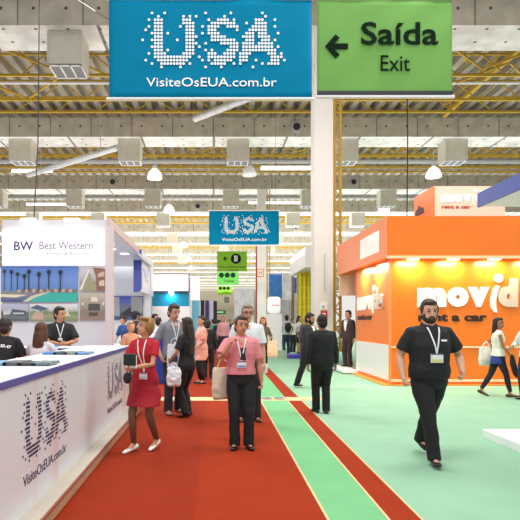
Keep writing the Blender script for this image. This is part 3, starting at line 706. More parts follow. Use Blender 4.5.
r = empty('rooftop_sign_box', (0, 0, 0), 0, 'pale orange rooftop sign box standing above the orange booth', 'sign')
SB = mat('sign_box_pale', (246, 220, 202), .4)
MB().box(6.6, 8.7, 15.5, 17.0, 4.19, 5.65).build('box_body', [SB], r)
MB().box(6.58, 6.6, 15.48, 17.0, 4.19, 5.66).build('orange_side', ORANGE, r)
k_ = .42
brand(r, 6.8, 5.16, .5, 15.5, ext=.02, mats=(WH, WH, mat('brown_red', (165, 70, 40))))
m = MB(); letter(m, 'da', 6.58, 7.28, 5.0, 5.3, 16.9, .015, .06, RL, (6.58, 16.9, 0)); m.build('side_letters', mat('side_letters_purple', (90, 60, 70)), r)

BLU2 = mat('canopy_blue', (70, 92, 178), .4)
r = empty('exhibit_stand', (0, 0, 0), 0, 'white stand platform with blue-edged canopy at the right picture edge', 'exhibit stand')
MB().box(3.73, 6.5, 4.0, 7.2, 0, .12).build('platform', WHITE, r, bevel=.01)
MB().box(3.75, 6.5, 4.0, 7.3, 3.22, 3.4).build('canopy', mat('canopy_pale', (240, 240, 246), .5), r)
MB().box(3.72, 3.75, 4.0, 7.32, 3.21, 3.41).build('blue_fascia', BLU2, r)
MB().box(6.2, 6.35, 7.0, 7.15, .12, 3.22).build('post', WHITE, r)

# ------------------------------------------------------------------ far booths right of centre
r = empty('exhibit_booth', (0, 0, 0), 0, 'white overhanging box booth with yellow lattice screen left of the pillar', 'booth')
MB().box(3.9, 7, 22, 26.3, 3.92, 4.78).build('overhang', WHITE, r)
m = MB()
for k in range(5): m.box(3.98+k*.2, 4.07+k*.2, 24, 24.08, .6, 3.92)
for k in range(7): m.box(3.95, 4.9, 24.02, 24.06, .9+k*.45, .96+k*.45)
m.build('lattice_screen', mat('lattice_yellow', (235, 215, 30), .5), r)
MB().box(3.96, 5.0, 24.5, 24.6, 0, 3.9).build('screen_backing', mat('backing_yellow_green', (190, 180, 60), .6), r)
tag(bx('platform', mat('platform_purple', (80, 70, 190), .5), 3.3, 4.7, 22.6, 23.95, 0.005, .16), 'low purple platform under the white overhang left of the pillar', 'platform')
r = empty('exhibit_wall', (0, 0, 0), 0, 'white partition wall with rounded sign behind the woman with peach bag', 'booth wall')
MB().box(2.38, 3.05, 23, 23.3, 0, 1.95).build('wall_panel', WHITE2, r, bevel=.02)
MB().box(2.42, 3.0, 22.97, 23.3, 1.98, 2.72).build('lightbox_sign', mat('lightbox_soft', (250, 248, 250), .4, emit=.3), r, bevel=.12)
text('sign_words', 'brasil', REDS, (2.6, 22.96, 2.3), .3, .1, r)
MB().box(2.85, 3.25, 22.9, 23.0, 0.0, .35).build('vent_panel', mat('vent_green_grey', (170, 190, 165), .6), r)
def bpanel(x0, x1, d, z0, z1, c, lab, nm='display_board', base=True):
    r = empty(nm, (0, 0, 0), 0, lab, 'display board')
    MB().box(x0, x1, d, d+.1, z0, z1).build('panel_face', mat('panel_%d_%d_%d' % c, c, .5, var=.2, scale=2.5), r)
    m = MB().box(x0, x0+.08, d+.1, d+.2, 0, z1); m.box(x1-.08, x1, d+.1, d+.2, 0, z1); m.build('frame', STEEL, r); return r
bpanel(3.45, 4.25, 32, 3.1, 4.55, (60, 130, 215), 'light blue printed panel hanging beyond the white partition wall')
bpanel(4.85, 5.5, 34, 3.5, 4.55, (30, 80, 180), 'dark blue panel under the white overhang, left of the yellow lattice')
bpanel(4.1, 4.6, 30.5, 2.9, 4.4, (225, 222, 230), 'white printed panel between the two blue panels')
bpanel(3.4, 5.6, 33, .9, 3.0, (190, 185, 190), 'grey and white display behind the couple with the backpack')
bpanel(4.55, 4.85, 31, .5, 4.4, (150, 110, 95), 'brown lattice post panel beside the blue panels')
bpanel(-4, -.8, 40, 0, 3.2, (200, 210, 225), 'pale exhibit wall far down the left of the aisle')
bpanel(1.9, 3.6, 46, 0, 4.6, (215, 212, 222), 'pale exhibit wall far down the right of the aisle')
bpanel(-6, -2.5, 70, 0, 4.2, (225, 225, 225), 'distant white stand wall at the hall end')
bpanel(3.2, 5.6, 72, 0, 5.0, (190, 190, 205), 'distant grey stand wall right of the aisle end')
bpanel(8, 12, 24, 3.2, 4.4, (240, 205, 180), 'peach booth header seen beyond the orange booth')
# ------------------------------------------------------------------ people
QUEUE = []     # garment / body meshes waiting for their modifiers to be baked
LATE = []      # things fitted to the finished surfaces (lanyards, badges)
_tex = {}
def wtex(scale):
    if scale not in _tex:
        t = bpy.data.textures.new('wrinkles', 'CLOUDS'); t.noise_scale = scale; t.noise_depth = 1; _tex[scale] = t
    return _tex[scale]
def organic(mb, name, m, parent, voxel, smooth=4, wrinkle=0, wscale=.09):
    o = mb.build(name, m, parent, smooth=True)
    r = o.modifiers.new('r', 'REMESH'); r.mode = 'VOXEL'; r.voxel_size = voxel; r.use_smooth_shade = True
    if wrinkle:
        d = o.modifiers.new('d', 'DISPLACE'); d.texture = wtex(wscale); d.strength = wrinkle; d.mid_level = .5; d.texture_coords = 'LOCAL'
    s = o.modifiers.new('s', 'SMOOTH'); s.factor = .5; s.iterations = smooth
    QUEUE.append(o); return o
def ik(a, b, l1, l2, hint):
    """middle joint between a and b; b pulled in if out of reach"""
    a = Vector(a); b = Vector(b); d = b-a; L = d.length; mx = (l1+l2)*.995
    if L > mx: b = a+d*(mx/L); d = b-a; L = mx
    x = (l1*l1-l2*l2+L*L)/(2*L); h = math.sqrt(max(0, l1*l1-x*x)); u = d.normalized()
    hv = Vector(hint); hv = hv-u*hv.dot(u)
    if hv.length < 1e-4: hv = Vector((0, 1, 0))-u*u.y
    return a+u*x+hv.normalized()*h, b
TORSO = [(.80, .10, .085), (.86, .155, .115), (.93, .168, .122), (1.0, .156, .112), (1.08, .143, .104), (1.17, .15, .106), (1.27, .168, .116), (1.35, .178, .115), (1.41, .165, .1), (1.45, .115, .08), (1.48, .07, .066), (1.50, .058, .06)]
TORSO_F = [(.80, .10, .085), (.86, .160, .118), (.93, .172, .125), (1.0, .150, .112), (1.08, .125, .098), (1.17, .133, .102), (1.27, .150, .122), (1.33, .155, .118), (1.40, .148, .092), (1.44, .105, .075), (1.48, .06, .058), (1.50, .052, .055)]
def person(label, X, D, h=1.75, yaw=0, skin=(205, 150, 120), hair=(40, 28, 22), female=False, stout=1.0, voxel=.012, z0=0,
           handR=(-.27, -.03, .82), handL=(.27, -.03, .82), feetR=(-.1, 0, 0), feetL=(.1, 0, 0), toeR=None, toeL=None, lean=(0, 0), head=(0, 0, 0),
           elbR=(-.6, .8, 0), elbL=(.6, .8, 0), hip=(0, 0, 0), top='shirt', topc=(30, 30, 34), sleeve=.6, topz=.90, bottom='trousers', botc=(28, 28, 34), skz=.5,
           shoec=(25, 22, 22), hairstyle='short', beard=False, face=True, glasses=False, curl=.5, wrinkle=.012, collar=None, sweep=0, heel=False, legc=None, cat='person', vneck=None, flare=1.0):
    k = h/1.75
    root = empty('person', (X, D, z0), yaw, label, cat); root.scale = (k, k, k)
    SK = mat('skin_%d_%d_%d' % skin, skin, .55, var=.04, scale=12)
    T = TORSO_F if female else TORSO
    hp = Vector(hip)
    st = stout
    def off(z): q = max(0, z-.93); return (hp.x+lean[0]*q, hp.y+lean[1]*q)
    def tz(z): return z+hp.z
    def belly(z): return 1+(st-1)*(.5 if z < .95 else 1.0 if z < 1.3 else .55)
    def torso(mb, gx=0, g=1.0, zmin=0, zmax=9):
        rr = []
        for z, rx, ry in T:
            if z < zmin or z > zmax: continue
            ox, oy = off(z); by = belly(z)
            rr.append((tz(z), rx*g*by+gx, ry*g*(by+(by-1)*.7)+gx, ox, oy-(by-1)*.05))
        if zmin > .8:
            pass
        mb.rings(rr, 22)
    sw = (.148 if female else .17)*(1+(st-1)*.4)
    shz = 1.405
    ox, oy = off(shz)
    SR = Vector((ox-sw, oy, tz(shz))); SL = Vector((ox+sw, oy, tz(shz)))
    eR, hR = ik(SR, handR, .285, .25, elbR); eL, hL = ik(SL, handL, .285, .25, elbL)
    HR = Vector((-.088, 0, .9))+hp; HL = Vector((.088, 0, .9))+hp
    aR = Vector(feetR)+Vector((0, 0, .085)); aL = Vector(feetL)+Vector((0, 0, .085))
    kR, aR = ik(HR, aR, .42, .41, (-.08, -1, 0)); kL, aL = ik(HL, aL, .42, .41, (.08, -1, 0))
    am = .88 if female else 1.0; am *= 1+(st-1)*.5
    lm = .95 if female else 1.0
    # ---- body: one continuous surface
    b = MB(); torso(b, -.008)
    ox, oy = off(1.5); nb = Vector((ox, oy+.005, tz(1.46)))
    yw, pit, til = [math.radians(a) for a in head]
    HM = Matrix.Translation(Vector((ox, oy-.012, tz(1.588)))) @ Euler((pit, til, yw), 'ZYX').to_matrix().to_4x4() @ Matrix.Translation((0, 0, .042)) @ Matrix.Scale(1.14, 4)
    b.limb([nb, HM @ Vector((0, .015, -.06))], [(.055*am, .058*am), (.052*am, .056*am)], n=12)
    b.ell((0, .008, .022), (.074, .093, .098), M=HM); b.ell((0, -.022, -.04), (.057, .068, .07), M=HM); b.ell((0, -.05, -.082), (.03, .03, .025), n=10, m=6, M=HM)
    b.ell((0, -.098, -.012), (.013, .018, .026), n=8, m=6, M=HM); b.ell((0, -.103, -.026), (.018, .014, .011), n=8, m=6, M=HM)
    b.ell((-.077, .012, -.01), (.012, .022, .032), n=8, m=6, M=HM); b.ell((.077, .012, -.01), (.012, .022, .032), n=8, m=6, M=HM)
    trap = Vector((off(1.45)[0], off(1.45)[1]+.012, tz(1.452)))
    for S in (SR, SL): b.limb([trap, trap+(S-trap)*.55+Vector((0, 0, .004)), S], [(.05, .045), (.05, .045), (.045, .045)], n=12, up=(0, 0, 1))
    for s, S, e, hnd in ((-1, SR, eR, hR), (1, SL, eL, hL)):
        fa = (hnd-e).normalized(); mid = e+(hnd-e)*.35
        b.limb([S, S+(e-S)*.5, e, mid, hnd], [.05*am, .045*am, .037*am, .04*am, .026*am], n=10)
        # hand: palm, four fingers, thumb
        nrm = Vector((-s, 0, 0)); nrm = (nrm-fa*nrm.dot(fa));
        if nrm.length < .2: nrm = Vector((0, 0, -1))-fa*fa.z*-1
        nrm.normalize(); wd = fa.cross(nrm).normalized()
        if wd.y > 0: wd = -wd     # thumb side looks forward
        pe = hnd+fa*.085+nrm*.006
        b.limb([hnd, hnd+fa*.045, pe], [(.026, .02), (.04, .016), (.04, .014)], n=10, up=nrm)
        hr = .0095 if voxel < .009 else .0115
        for q in range(4):
            a0 = pe+wd*(.03-q*.02)-fa*.008; L = (.072, .08, .075, .06)[q]*.95; c = curl*(1+.12*q)
            d1 = (fa*math.cos(c*.7)+nrm*math.sin(c*.7)); d2 = (fa*math.cos(c*1.8)+nrm*math.sin(c*1.8)); d3 = fa*math.cos(c*2.7)+nrm*math.sin(c*2.7)
            p1_ = a0+d1*L*.45; p2_ = p1_+d2*L*.33; p3_ = p2_+d3*L*.25
            b.limb([a0, p1_, p2_, p3_], [hr, hr*.95, hr*.9, hr*.8], n=6)
        t0 = hnd+fa*.03+wd*.03; t1 = t0+(fa*.6+wd*.7+nrm*.25).normalized()*.035; t2 = t1+(fa*.85+wd*.2+nrm*.5).normalized()*.03
        b.limb([t0, t1, t2], [hr*1.25, hr*1.1, hr*.9], n=6)
    for H_, K_, A_ in ((HR, kR, aR), (HL, kL, aL)):
        b.limb([H_, H_+(K_-H_)*.4, K_, K_+(A_-K_)*.35, A_], [.083*lm, .074*lm, .053*lm, .053*lm, .034*lm], n=12)
    legm = SK if legc is None else mat('tights_%d_%d_%d' % legc, legc, .6)
    def foot(A_, toe, s):
        t = Vector(toe) if toe else Vector((s*.18, -1, 0)); t.normalize(); return t
    for A_, toe, s in ((aR, toeR, -1), (aL, toeL, 1)):
        t = foot(A_, toe, s); b.limb([A_, A_+t*.05-Vector((0, 0, .04)), A_+t*.12-Vector((0, 0, .055))], [.033, .033, .025], n=8)
    body = organic(b, 'body', SK, root, voxel, 3)
    if legc is not None:
        tb = MB()
        for H_, K_, A_ in ((HR, kR, aR), (HL, kL, aL)):
            tb.limb([H_, H_+(K_-H_)*.4, K_, K_+(A_-K_)*.35, A_], [.087*lm, .078*lm, .057*lm, .057*lm, .037*lm], n=12, cap=0)
        tb.build('tights', legm, root, smooth=True)
    # ---- shoes
    for A_, toe, s in ((aR, toeR, -1), (aL, toeL, 1)):
        t = foot(A_, toe, s); sb = MB(); dn = Vector((0, 0, -1)); upv = Vector((0, 0, 1))
        tt = Vector((t.x, t.y, t.z)); base = A_+dn*.055
        hw = .034 if female else .042
        sb.limb([base-tt*.055, base-tt*.01, base+tt*.07, base+tt*.13, base+tt*.18], [(hw*.85, .034), (hw*.95, .04 if not heel else .03), (hw*1.05, .028), (hw*1.12, .022), (hw*.75, .016)], n=12, up=(0, 0, 1))
        if heel: sb.limb([base-tt*.055+dn*.0, base-tt*.06+dn*.035], [.014, .008], n=6)
        sb.build('shoe', mat('shoe_%d_%d_%d' % shoec, shoec, .35), root, smooth=True)
    # ---- trousers
    if bottom in ('trousers', 'leggings'):
        g = MB(); tight = bottom == 'leggings'
        rr = []
        for z, rx, ry in T[:5]:
            if z > 1.03: continue
            ox, oy = off(z); by = belly(z); rr.append((tz(z), rx*by+.012, ry*(by+(by-1)*.7)+.012, ox, oy-(by-1)*.05))
        g.rings(rr, 22)
        for H_, K_, A_ in ((HR, kR, aR), (HL, kL, aL)):
            ra = [.1, .088, .062, .06, .042] if tight else [.105*(1+(st-1)*.5), .1*(1+(st-1)*.5), .078, .074, .072]
            end = A_+Vector((0, -.01, .03 if tight else -.045))
            g.limb([H_, H_+(K_-H_)*.4, K_, K_+(A_-K_)*.4, end], ra, n=14, cap=0)
        organic(g, 'trousers' if not tight else 'leggings', mat('cloth_%d_%d_%d' % botc, botc, .8, var=.06, scale=10), root, voxel, 3, wrinkle*1.2 if not tight else 0, .12)
    elif bottom == 'skirt':
        g = MB(); ox, oy = off(.95); mx_ = (HR+HL)/2
        kn = (kR+kL)/2; spread = abs(kR.x-kL.x)/2; spy = abs(kR.y-kL.y)/2
        g.rings([(tz(skz), .165*flare+spread*.35, .125*flare+spy*.6, (hp.x*.4+kn.x*.6), (hp.y*.4+kn.y*.5)), (tz(skz+(.9-skz)*.4), .18*flare+spread*.2, .14*flare+spy*.3, hp.x, hp.y), (tz(.86), .184*st**.5, .15*st, hp.x, hp.y), (tz(.95), .184*st, .142*st, ox, oy), (tz(1.03), .16*st, .125*st, *off(1.03))], 28)
        organic(g, 'skirt' if top != 'dress' else 'dress_skirt', mat('cloth_%d_%d_%d' % botc, botc, .75, var=.06, scale=10), root, voxel, 3, wrinkle, .14)
    # ---- top
    if top:
        g = MB(); g_in = .016 if top != 'jacket' else .03
        rr = []
        for z, rx, ry in T:
            if z < (topz if bottom != 'skirt' else .99) or z > 1.485: continue
            ox, oy = off(z); by = belly(z)
            loose = .012 if z < 1.25 and not female else 0
            rr.append((tz(z), rx*by+g_in+loose, ry*(by+(by-1)*.7)+g_in+loose, ox, oy-(by-1)*.05))
        z, rx, ry = rr[0][0], rr[0][1], rr[0][2]; rr = [(z-.02, rx*1.0, ry*1.0, rr[0][3], rr[0][4])]+rr
        g.rings(rr, 24)
        ex = .012 if top != 'jacket' else .02
        for S, e, hnd in ((SR, eR, hR), (SL, eL, hL)):
            if sleeve > 0: g.ell(S+Vector((0, 0, -.008)), (.06*am+ex, .056*am+ex, .058*am+ex*.8), n=14, m=8)
            g.limb([trap-Vector((0, 0, .004)), trap+(S-trap)*.55, S], [.046+ex*.7, .054+ex*.6, .048*am+ex], n=12, up=(0, 0, 1))
            if sleeve <= 0: 
                continue
            if sleeve <= 1:
                ee = S+(e-S)*sleeve; g.limb([S, S+(ee-S)*.5, ee], [.056*am+ex, .06*am+ex, .06*am+ex*1.3], n=12, cap=0)
            else:
                q = e+(hnd-e)*min(1.0, sleeve-1); g.limb([S, S+(e-S)*.5, e, e+(q-e)*.5, q], [.056*am+ex, .052*am+ex, .045*am+ex, .043*am+ex, .034*am+ex], n=12, cap=0)
        nm = {'jacket': 'jacket', 'shirt': 'shirt', 'dress': 'dress_top'}.get(top, 'shirt')
        tp = organic(g, nm, mat('cloth_%d_%d_%d' % topc, topc, .8, var=.05, scale=14), root, voxel, 3, wrinkle, .1)
        if collar:
            c = MB(); ox, oy = off(1.47)
            for q in range(14):
                a = -PI/2+.35+q/13*(2*PI-.7); a2 = -PI/2+.35+(q+1)/13*(2*PI-.7)
                if q == 13: break
                c.limb([(ox+.072*math.cos(a), oy+.072*math.sin(a), tz(1.488+.018*math.sin(a))), (ox+.072*math.cos(a2), oy+.072*math.sin(a2), tz(1.488+.018*math.sin(a2)))], [.02, .02], n=6)
            c.build('collar', mat('cloth_%d_%d_%d' % collar, collar, .8), root, smooth=True)
    else: tp = body
    root['_k'] = 0; del root['_k']
    # ---- hair
    hc = mat('hair_%d_%d_%d' % hair, hair, .6, var=.25, scale=30)
    if hairstyle != 'bald':
        g = MB()
        g.ell((0, .024, .04), (.082, .09, .093), M=HM); g.ell((0, -.03, .088), (.06, .055, .032), n=12, m=8, M=HM)
        g.ell((0, .055, -.02), (.072, .055, .08), M=HM)
        if hairstyle == 'short':
            for s in (-1, 1): g.ell((s*.072, .0, .025), (.012, .035, .045), n=8, m=6, M=HM)
        if hairstyle == 'bob':
            for s in (-1, 1): g.ell((s*.068, .01, .012), (.026, .058, .066), n=12, m=8, M=HM)
            g.ell((0, .06, .01), (.08, .056, .085), M=HM); g.ell((.02, -.05, .09), (.07, .05, .028), n=12, m=8, M=HM)
        if hairstyle in ('long', 'verylong'):
            L = .34 if hairstyle == 'long' else .46
            for s in (-1, 1):
                g.limb([HM @ Vector((s*.055, .0, .06)), HM @ Vector((s*.075, .02, -.03)), HM @ Vector((s*.075, .035, -.13)), HM @ Vector((s*.07, .04, -L*.75))], [.03, .032, .03, .02], n=10)
            g.limb([HM @ Vector((0, .05, .06)), HM @ Vector((0, .085, -.05)), HM @ Vector((0, .1, -.17)), HM @ Vector((0, .11, -L))], [(.075, .045), (.09, .045), (.095, .04), (.07, .025)], n=14)
        if hairstyle == 'bun': g.ell((0, .11, .06), (.045, .045, .045), n=12, m=8, M=HM)
        organic(g, 'hair', hc, root, min(voxel, .009), 2, .006, .03)
    if beard:
        g = MB(); g.ell((0, -.045, -.072), (.05, .05, .04), M=HM); g.ell((0, -.088, -.045), (.032, .012, .012), n=10, m=6, M=HM)
        for s in (-1, 1): g.ell((s*.05, -.02, -.045), (.014, .04, .045), n=10, m=6, M=HM)
        organic(g, 'beard', hc, root, .007, 2, .004, .02)
    if face:
        for s in (-1, 1):
            MB().ell((s*.029, -.08, .012), (.013, .010, .006), n=10, m=6, M=HM).build('eye', mat('eye_shaded', (120, 96, 86), .4), root, smooth=True)  # eye whites darkened, socket shade put into the colour
            MB().ell((s*.029, -.0865, .012), (.010, .007, .0065), n=8, m=6, M=HM).build('pupil', mat('eye_dark', (30, 20, 16), .2), root, smooth=True)
            MB().ell((s*.03, -.088, .033), (.019, .008, .0045), n=8, m=6, M=HM).build('eyebrow', hc, root, smooth=True)
        MB().ell((0, -.093, -.055), (.022, .007, .006), n=10, m=6, M=HM).build('mouth', mat('lips', (150, 80, 70), .5), root, smooth=True)
    if glasses:
        g = MB()
        for s in (-1, 1):
            for q in range(12):
                a = q/12*2*PI; a2 = (q+1)/12*2*PI
                g.limb([HM @ Vector((s*.032+.025*math.cos(a), -.105, .01+.018*math.sin(a))), HM @ Vector((s*.032+.025*math.cos(a2), -.105, .01+.018*math.sin(a2)))], [.0035]*2, n=5, cap=0)
            g.limb([HM @ Vector((s*.057, -.105, .015)), HM @ Vector((s*.078, .0, .01))], [.003]*2, n=5, cap=0)
        g.limb([HM @ Vector((-.008, -.105, .015)), HM @ Vector((.008, -.105, .015))], [.003]*2, n=5, cap=0)
        g.build('glasses', DARK, root)
    info = dict(root=root, top=tp, body=body, HM=HM, k=k, hR=hR, hL=hL, eR=eR, eL=eL, kR=kR, kL=kL, off=off, tz=tz, SR=SR, SL=SL)
    return info
def wpt(P, v): 
    """person-local point to world"""
    r = P['root']; return Vector(r.location)+Matrix.Rotation(r.rotation_euler.z, 3, 'Z') @ (Vector(v)*P['k'])
def lanyard(P, bz=1.12, bw=.085, bh=.11, cx=0, col=(235, 235, 238), badge=(240, 240, 245), name='lanyard', low=(225, 215, 150)):
    def go():
        me = P['top'].data; bvh = BVHTree.FromPolygons([v.co.copy() for v in me.vertices], [list(p.vertices) for p in me.polygons])
        def hit(x, z, o=.006):
            q = bvh.ray_cast(Vector((x, -1, z)), Vector((0, 1, 0)))
            return Vector((x, (q[0].y if q[0] else -.12)-o, z))
        ox, oy = P['off'](1.3); tz = P['tz']; l = MB()
        for s in (-1, 1):
            pts = []
            for i in range(9):
                t = i/8; x = ox+s*.062*(1-t)**1.1+cx*t; z = tz(1.465*(1-t)+(bz+bh/2)*t)
                pts.append(hit(x, z, .009))
            l.limb(pts, [(.009, .003)]*9, n=6, cap=0, up=(0, -1, 0))
        l.build('lanyard', mat('cord_%d_%d_%d' % col, col, .6), P['root'])
        c = hit(ox+cx, tz(bz), .016)
        c.y = min(hit(ox+cx+q*bw*.5, tz(bz)+w_*bh*.5, .012).y for q in (-1, 0, 1) for w_ in (-1, 0, 1))
        bb = MB().box(c.x-bw/2, c.x+bw/2, c.y-.004, c.y+.004, c.z-bh/2, c.z+bh/2).build('badge', mat('badge_%d_%d_%d' % badge, badge, .4), P['root'])
        MB().box(c.x-bw/2+.008, c.x+bw/2-.008, c.y-.006, c.y-.004, c.z-bh/2+.006, c.z-bh*.12).build('badge_print', mat('badge_low_%d_%d_%d' % low, low, .5), bb)
        MB().box(c.x-bw/2, c.x+bw/2, c.y-.006, c.y-.004, c.z+bh*.36, c.z+bh/2).build('badge_band', mat('badge_band', (50, 55, 80), .5), bb)
    LATE.append(go)
def chest_patch(P, x0, x1, z0, z1, m, name, off=.004, back=False, nx=8, nz=2, fn=None):
    """a small flat print lying on the garment"""
    def go():
        me = P['top'].data; bvh = BVHTree.FromPolygons([v.co.copy() for v in me.vertices], [list(p.vertices) for p in me.polygons])
        sgn = 1 if back else -1; vs = []
        for i in range(nz+1):
            for j in range(nx+1):
                u = j/nx; v = i/nz; x = x0+(x1-x0)*u; z = P['tz'](z0+(z1-z0)*v)
                if fn: x, z = fn(u, v); z = P['tz'](z)
                q = bvh.ray_cast(Vector((x, sgn*1.0, z)), Vector((0, -sgn, 0)))
                vs.append((x, (q[0].y if q[0] else sgn*.1)+sgn*off, z))
        MB().add(vs, [[i*(nx+1)+j, i*(nx+1)+j+1, (i+1)*(nx+1)+j+1, (i+1)*(nx+1)+j] for i in range(nz) for j in range(nx)]).build(name, m, P['root'])
    LATE.append(go)
def bag(label, top, w, h_, dep, m, cat='bag', name='tote_bag', rz=0, drop=.2, soft=.02, hw=.3, group=None):
    """soft bag hanging from the world point top by two handles"""
    r = empty(name, (top[0], top[1], top[2]-drop-h_), rz, label, cat, group)
    b = MB().rings([(0, w*.44, dep*.35), (h_*.08, w*.5, dep*.55), (h_*.35, w*.53, dep*.6), (h_*.7, w*.5, dep*.45), (h_, w*.47, dep*.2)], 24, sq=.55)
    organic(b, 'bag_body', m, r, .012, 2, soft, .09)
    a = MB()
    for s in (-1, 1):
        a.limb([(-w*hw, s*dep*.15, h_*.9), (-w*hw*.6, s*.01, h_+drop*.6), (0, s*.005, h_+drop)], [.008]*3, n=6, cap=0)
        a.limb([(w*hw, s*dep*.15, h_*.9), (w*hw*.6, s*.01, h_+drop*.6), (0, s*.005, h_+drop)], [.008]*3, n=6, cap=0)
    a.build('handles', m, r); return r
def gx(u, D): return (u-213)/520*D
R = math.radians

# 1 man in black polo, walking towards the camera
P = person('man in black polo and black trousers and white lanyard walking on green carpet', 2.49, 6.0, 1.84, R(0), (214, 165, 140), (48, 34, 26), stout=1.27, voxel=.0075,
    handR=(-.315, -.09, .93), handL=(.30, -.14, .99), elbR=(-.5, .8, 0), elbL=(.55, .7, 0), feetR=(-.03, -.22, 0), feetL=(.06, .42, .07), toeL=(.05, -1, -.35),
    head=(-6, 4, 0), topc=(24, 26, 32), botc=(20, 21, 25), topz=.88, sleeve=.78, beard=True, shoec=(22, 22, 24), collar=(24, 26, 32), curl=.9)
lanyard(P, 1.14, .13, .10, -.0)
chest_patch(P, .06, .135, 1.315, 1.335, mat('logo_white', (235, 235, 235)), 'shirt_logo')
# 2 man in pink polo
P = person('man in pink polo and black trousers with sunglasses hung at his collar on red carpet', .36, 6.7, 1.665, R(0), (196, 138, 110), (58, 40, 28), stout=1.14, voxel=.0075,
    handR=(-.15, -.19, 1.40), handL=(.29, -.05, .80), elbR=(-.75, .1, -1.1), elbL=(.6, .8, 0), feetR=(-.09, -.12, 0), feetL=(.1, -.12, 0), head=(14, -2, 7),
    topc=(222, 136, 146), botc=(22, 24, 30), topz=.98, sleeve=.8, shoec=(24, 22, 22), collar=(222, 136, 146), curl=1.1)
chest_patch(P, 0, 0, 0, 0, mat('skin_196_138_110', (196, 138, 110), .55, var=.04, scale=12), 'open_neck', .003, fn=lambda u, v: ((u-.5)*.085*v**.8, 1.385+.075*v), nz=5)
lanyard(P, 1.12, .12, .085, 0.0, low=(120, 150, 210)); P2 = P
chest_patch(P, -.03, .03, 1.13, 1.3, mat('sunglasses_dark', (20, 20, 24), .2), 'sunglasses', .012, fn=lambda u, v: ((u-.5)*(.05+.06*abs(v-.5))+.02, 1.18+.16*v))
tw = wpt(P, (-.24, .14, 1.18))
bag('cream tote bag hanging behind the elbow of the man in pink polo', (tw.x, tw.y, tw.z), .28, .42, .12, mat('canvas_cream', (222, 210, 190), .8, var=.05), drop=.12)
# 3 tall man behind in white shirt, glasses
P = person('tall grey-haired man in glasses and white shirt standing behind the man in pink', .56, 8.45, 1.87, R(4), (205, 150, 125), (130, 120, 110), voxel=.01, stout=1.12,
    handR=(-.28, -.02, .84), handL=(.25, -.08, .82), feetR=(-.1, 0, 0), feetL=(.13, -.05, 0), head=(0, 3, 0), topc=(222, 228, 236), botc=(28, 28, 32), sleeve=.85, glasses=True, shoec=(90, 60, 45), collar=(222, 228, 236))
chest_patch(P, 0, 0, 0, 0, mat('skin_205_150_125', (205, 150, 125), .55, var=.04, scale=12), 'open_neck', .003, fn=lambda u, v: ((u-.5)*.085*v**.8, 1.385+.075*v), nz=5)
q = wpt(P, P['hL']); r = empty('rolled_paper', tuple(q+Vector((0, -.03, -.08))), 0, 'white folded paper held by the tall man in white shirt', 'paper')
MB().prism([(-.04, 0, -.1), (.05, 0, -.08), (.06, 0, .07), (-.03, 0, .06)], (0, .012, 0)).build('sheet', PAPER, r)
# 4 woman in red dress
P = person('woman in red dress and white shoes with short light brown hair, standing by the counter', -.85, 6.5, 1.65, R(-22), (205, 150, 120), (150, 112, 66), female=True, stout=1.05, voxel=.0075,
    handR=(-.10, -.28, 1.13), handL=(-.02, -.27, 1.11), elbR=(-.8, .4, -.6), elbL=(.9, .3, -.5), feetR=(-.1, -.12, .02), feetL=(.12, .1, .05), toeR=(-.3, -1, -.2), toeL=(-.05, -1, -.3),
    head=(-25, -10, 6), hairstyle='bob', top='dress', topc=(178, 18, 40), botc=(160, 12, 36), bottom='skirt', skz=.60, sleeve=.6, flare=1.18, topz=.93, shoec=(240, 238, 232), legc=(116, 78, 58), heel=True, wrinkle=.014, curl=.9)  # one red dress; skirt colour darkened to paint its shading
lanyard(P, 1.0, .11, .085, .06, low=(200, 205, 215)); P4 = P
q = wpt(P, (.0, -.35, 1.17)); r = empty('tablet_case', tuple(q), R(-22), 'dark case with papers held by the woman in red', 'case')
MB().box(-.09, .07, -.035, .0, -.02, .12).build('cover', mat('case_black', (24, 34, 32), .5), r, bevel=.01); MB().box(-.085, .065, .001, .02, -.05, .1).build('papers', PAPER, r)
q = wpt(P, (-.09, -.30, .98)); r = empty('camera_pouch', tuple(q), R(-22), 'small black pouch hanging below the hands of the woman in red', 'pouch')
MB().ell((0, 0, 0), (.055, .035, .07)).build('pouch_body', mat('case_black', (24, 34, 32), .5), r, smooth=True); MB().limb([(0, 0, .06), (0, 0, .16)], [.006]*2, n=6).build('strap', DARK, r)
# 5 grey shirt man
P = person('man in grey short sleeved shirt with white lanyard listening to the woman in black', -.70, 9.2, 1.90, R(25), (200, 150, 125), (52, 38, 32), voxel=.01,
    handR=(-.24, -.06, .93), handL=(.10, -.26, 1.05), elbL=(.7, .3, -.6), feetR=(-.13, -.1, 0), feetL=(.1, .05, 0), head=(12, 12, 4), topc=(130, 134, 146), botc=(40, 42, 52), sleeve=.8, shoec=(170, 160, 150), topz=.88, collar=(130, 134, 146))
chest_patch(P, 0, 0, 0, 0, mat('skin_200_150_125', (200, 150, 125), .55, var=.04, scale=12), 'open_neck', .003, fn=lambda u, v: ((u-.5)*.085*v**.8, 1.385+.075*v), nz=5)
lanyard(P, 1.12, .09, .12, 0)
bag('white carrier bag with dark print held by the man in grey shirt', (-.66, 8.86, 1.33), .24, .42, .09, mat('bag_white_plastic', (228, 230, 238), .4), drop=.1, name='carrier_bag')
MB().box(-.05, .06, -.062, -.058, .12, .22).build('printed_mark', mat('mark_dark', (60, 70, 85)), bpy.data.objects['carrier_bag'])
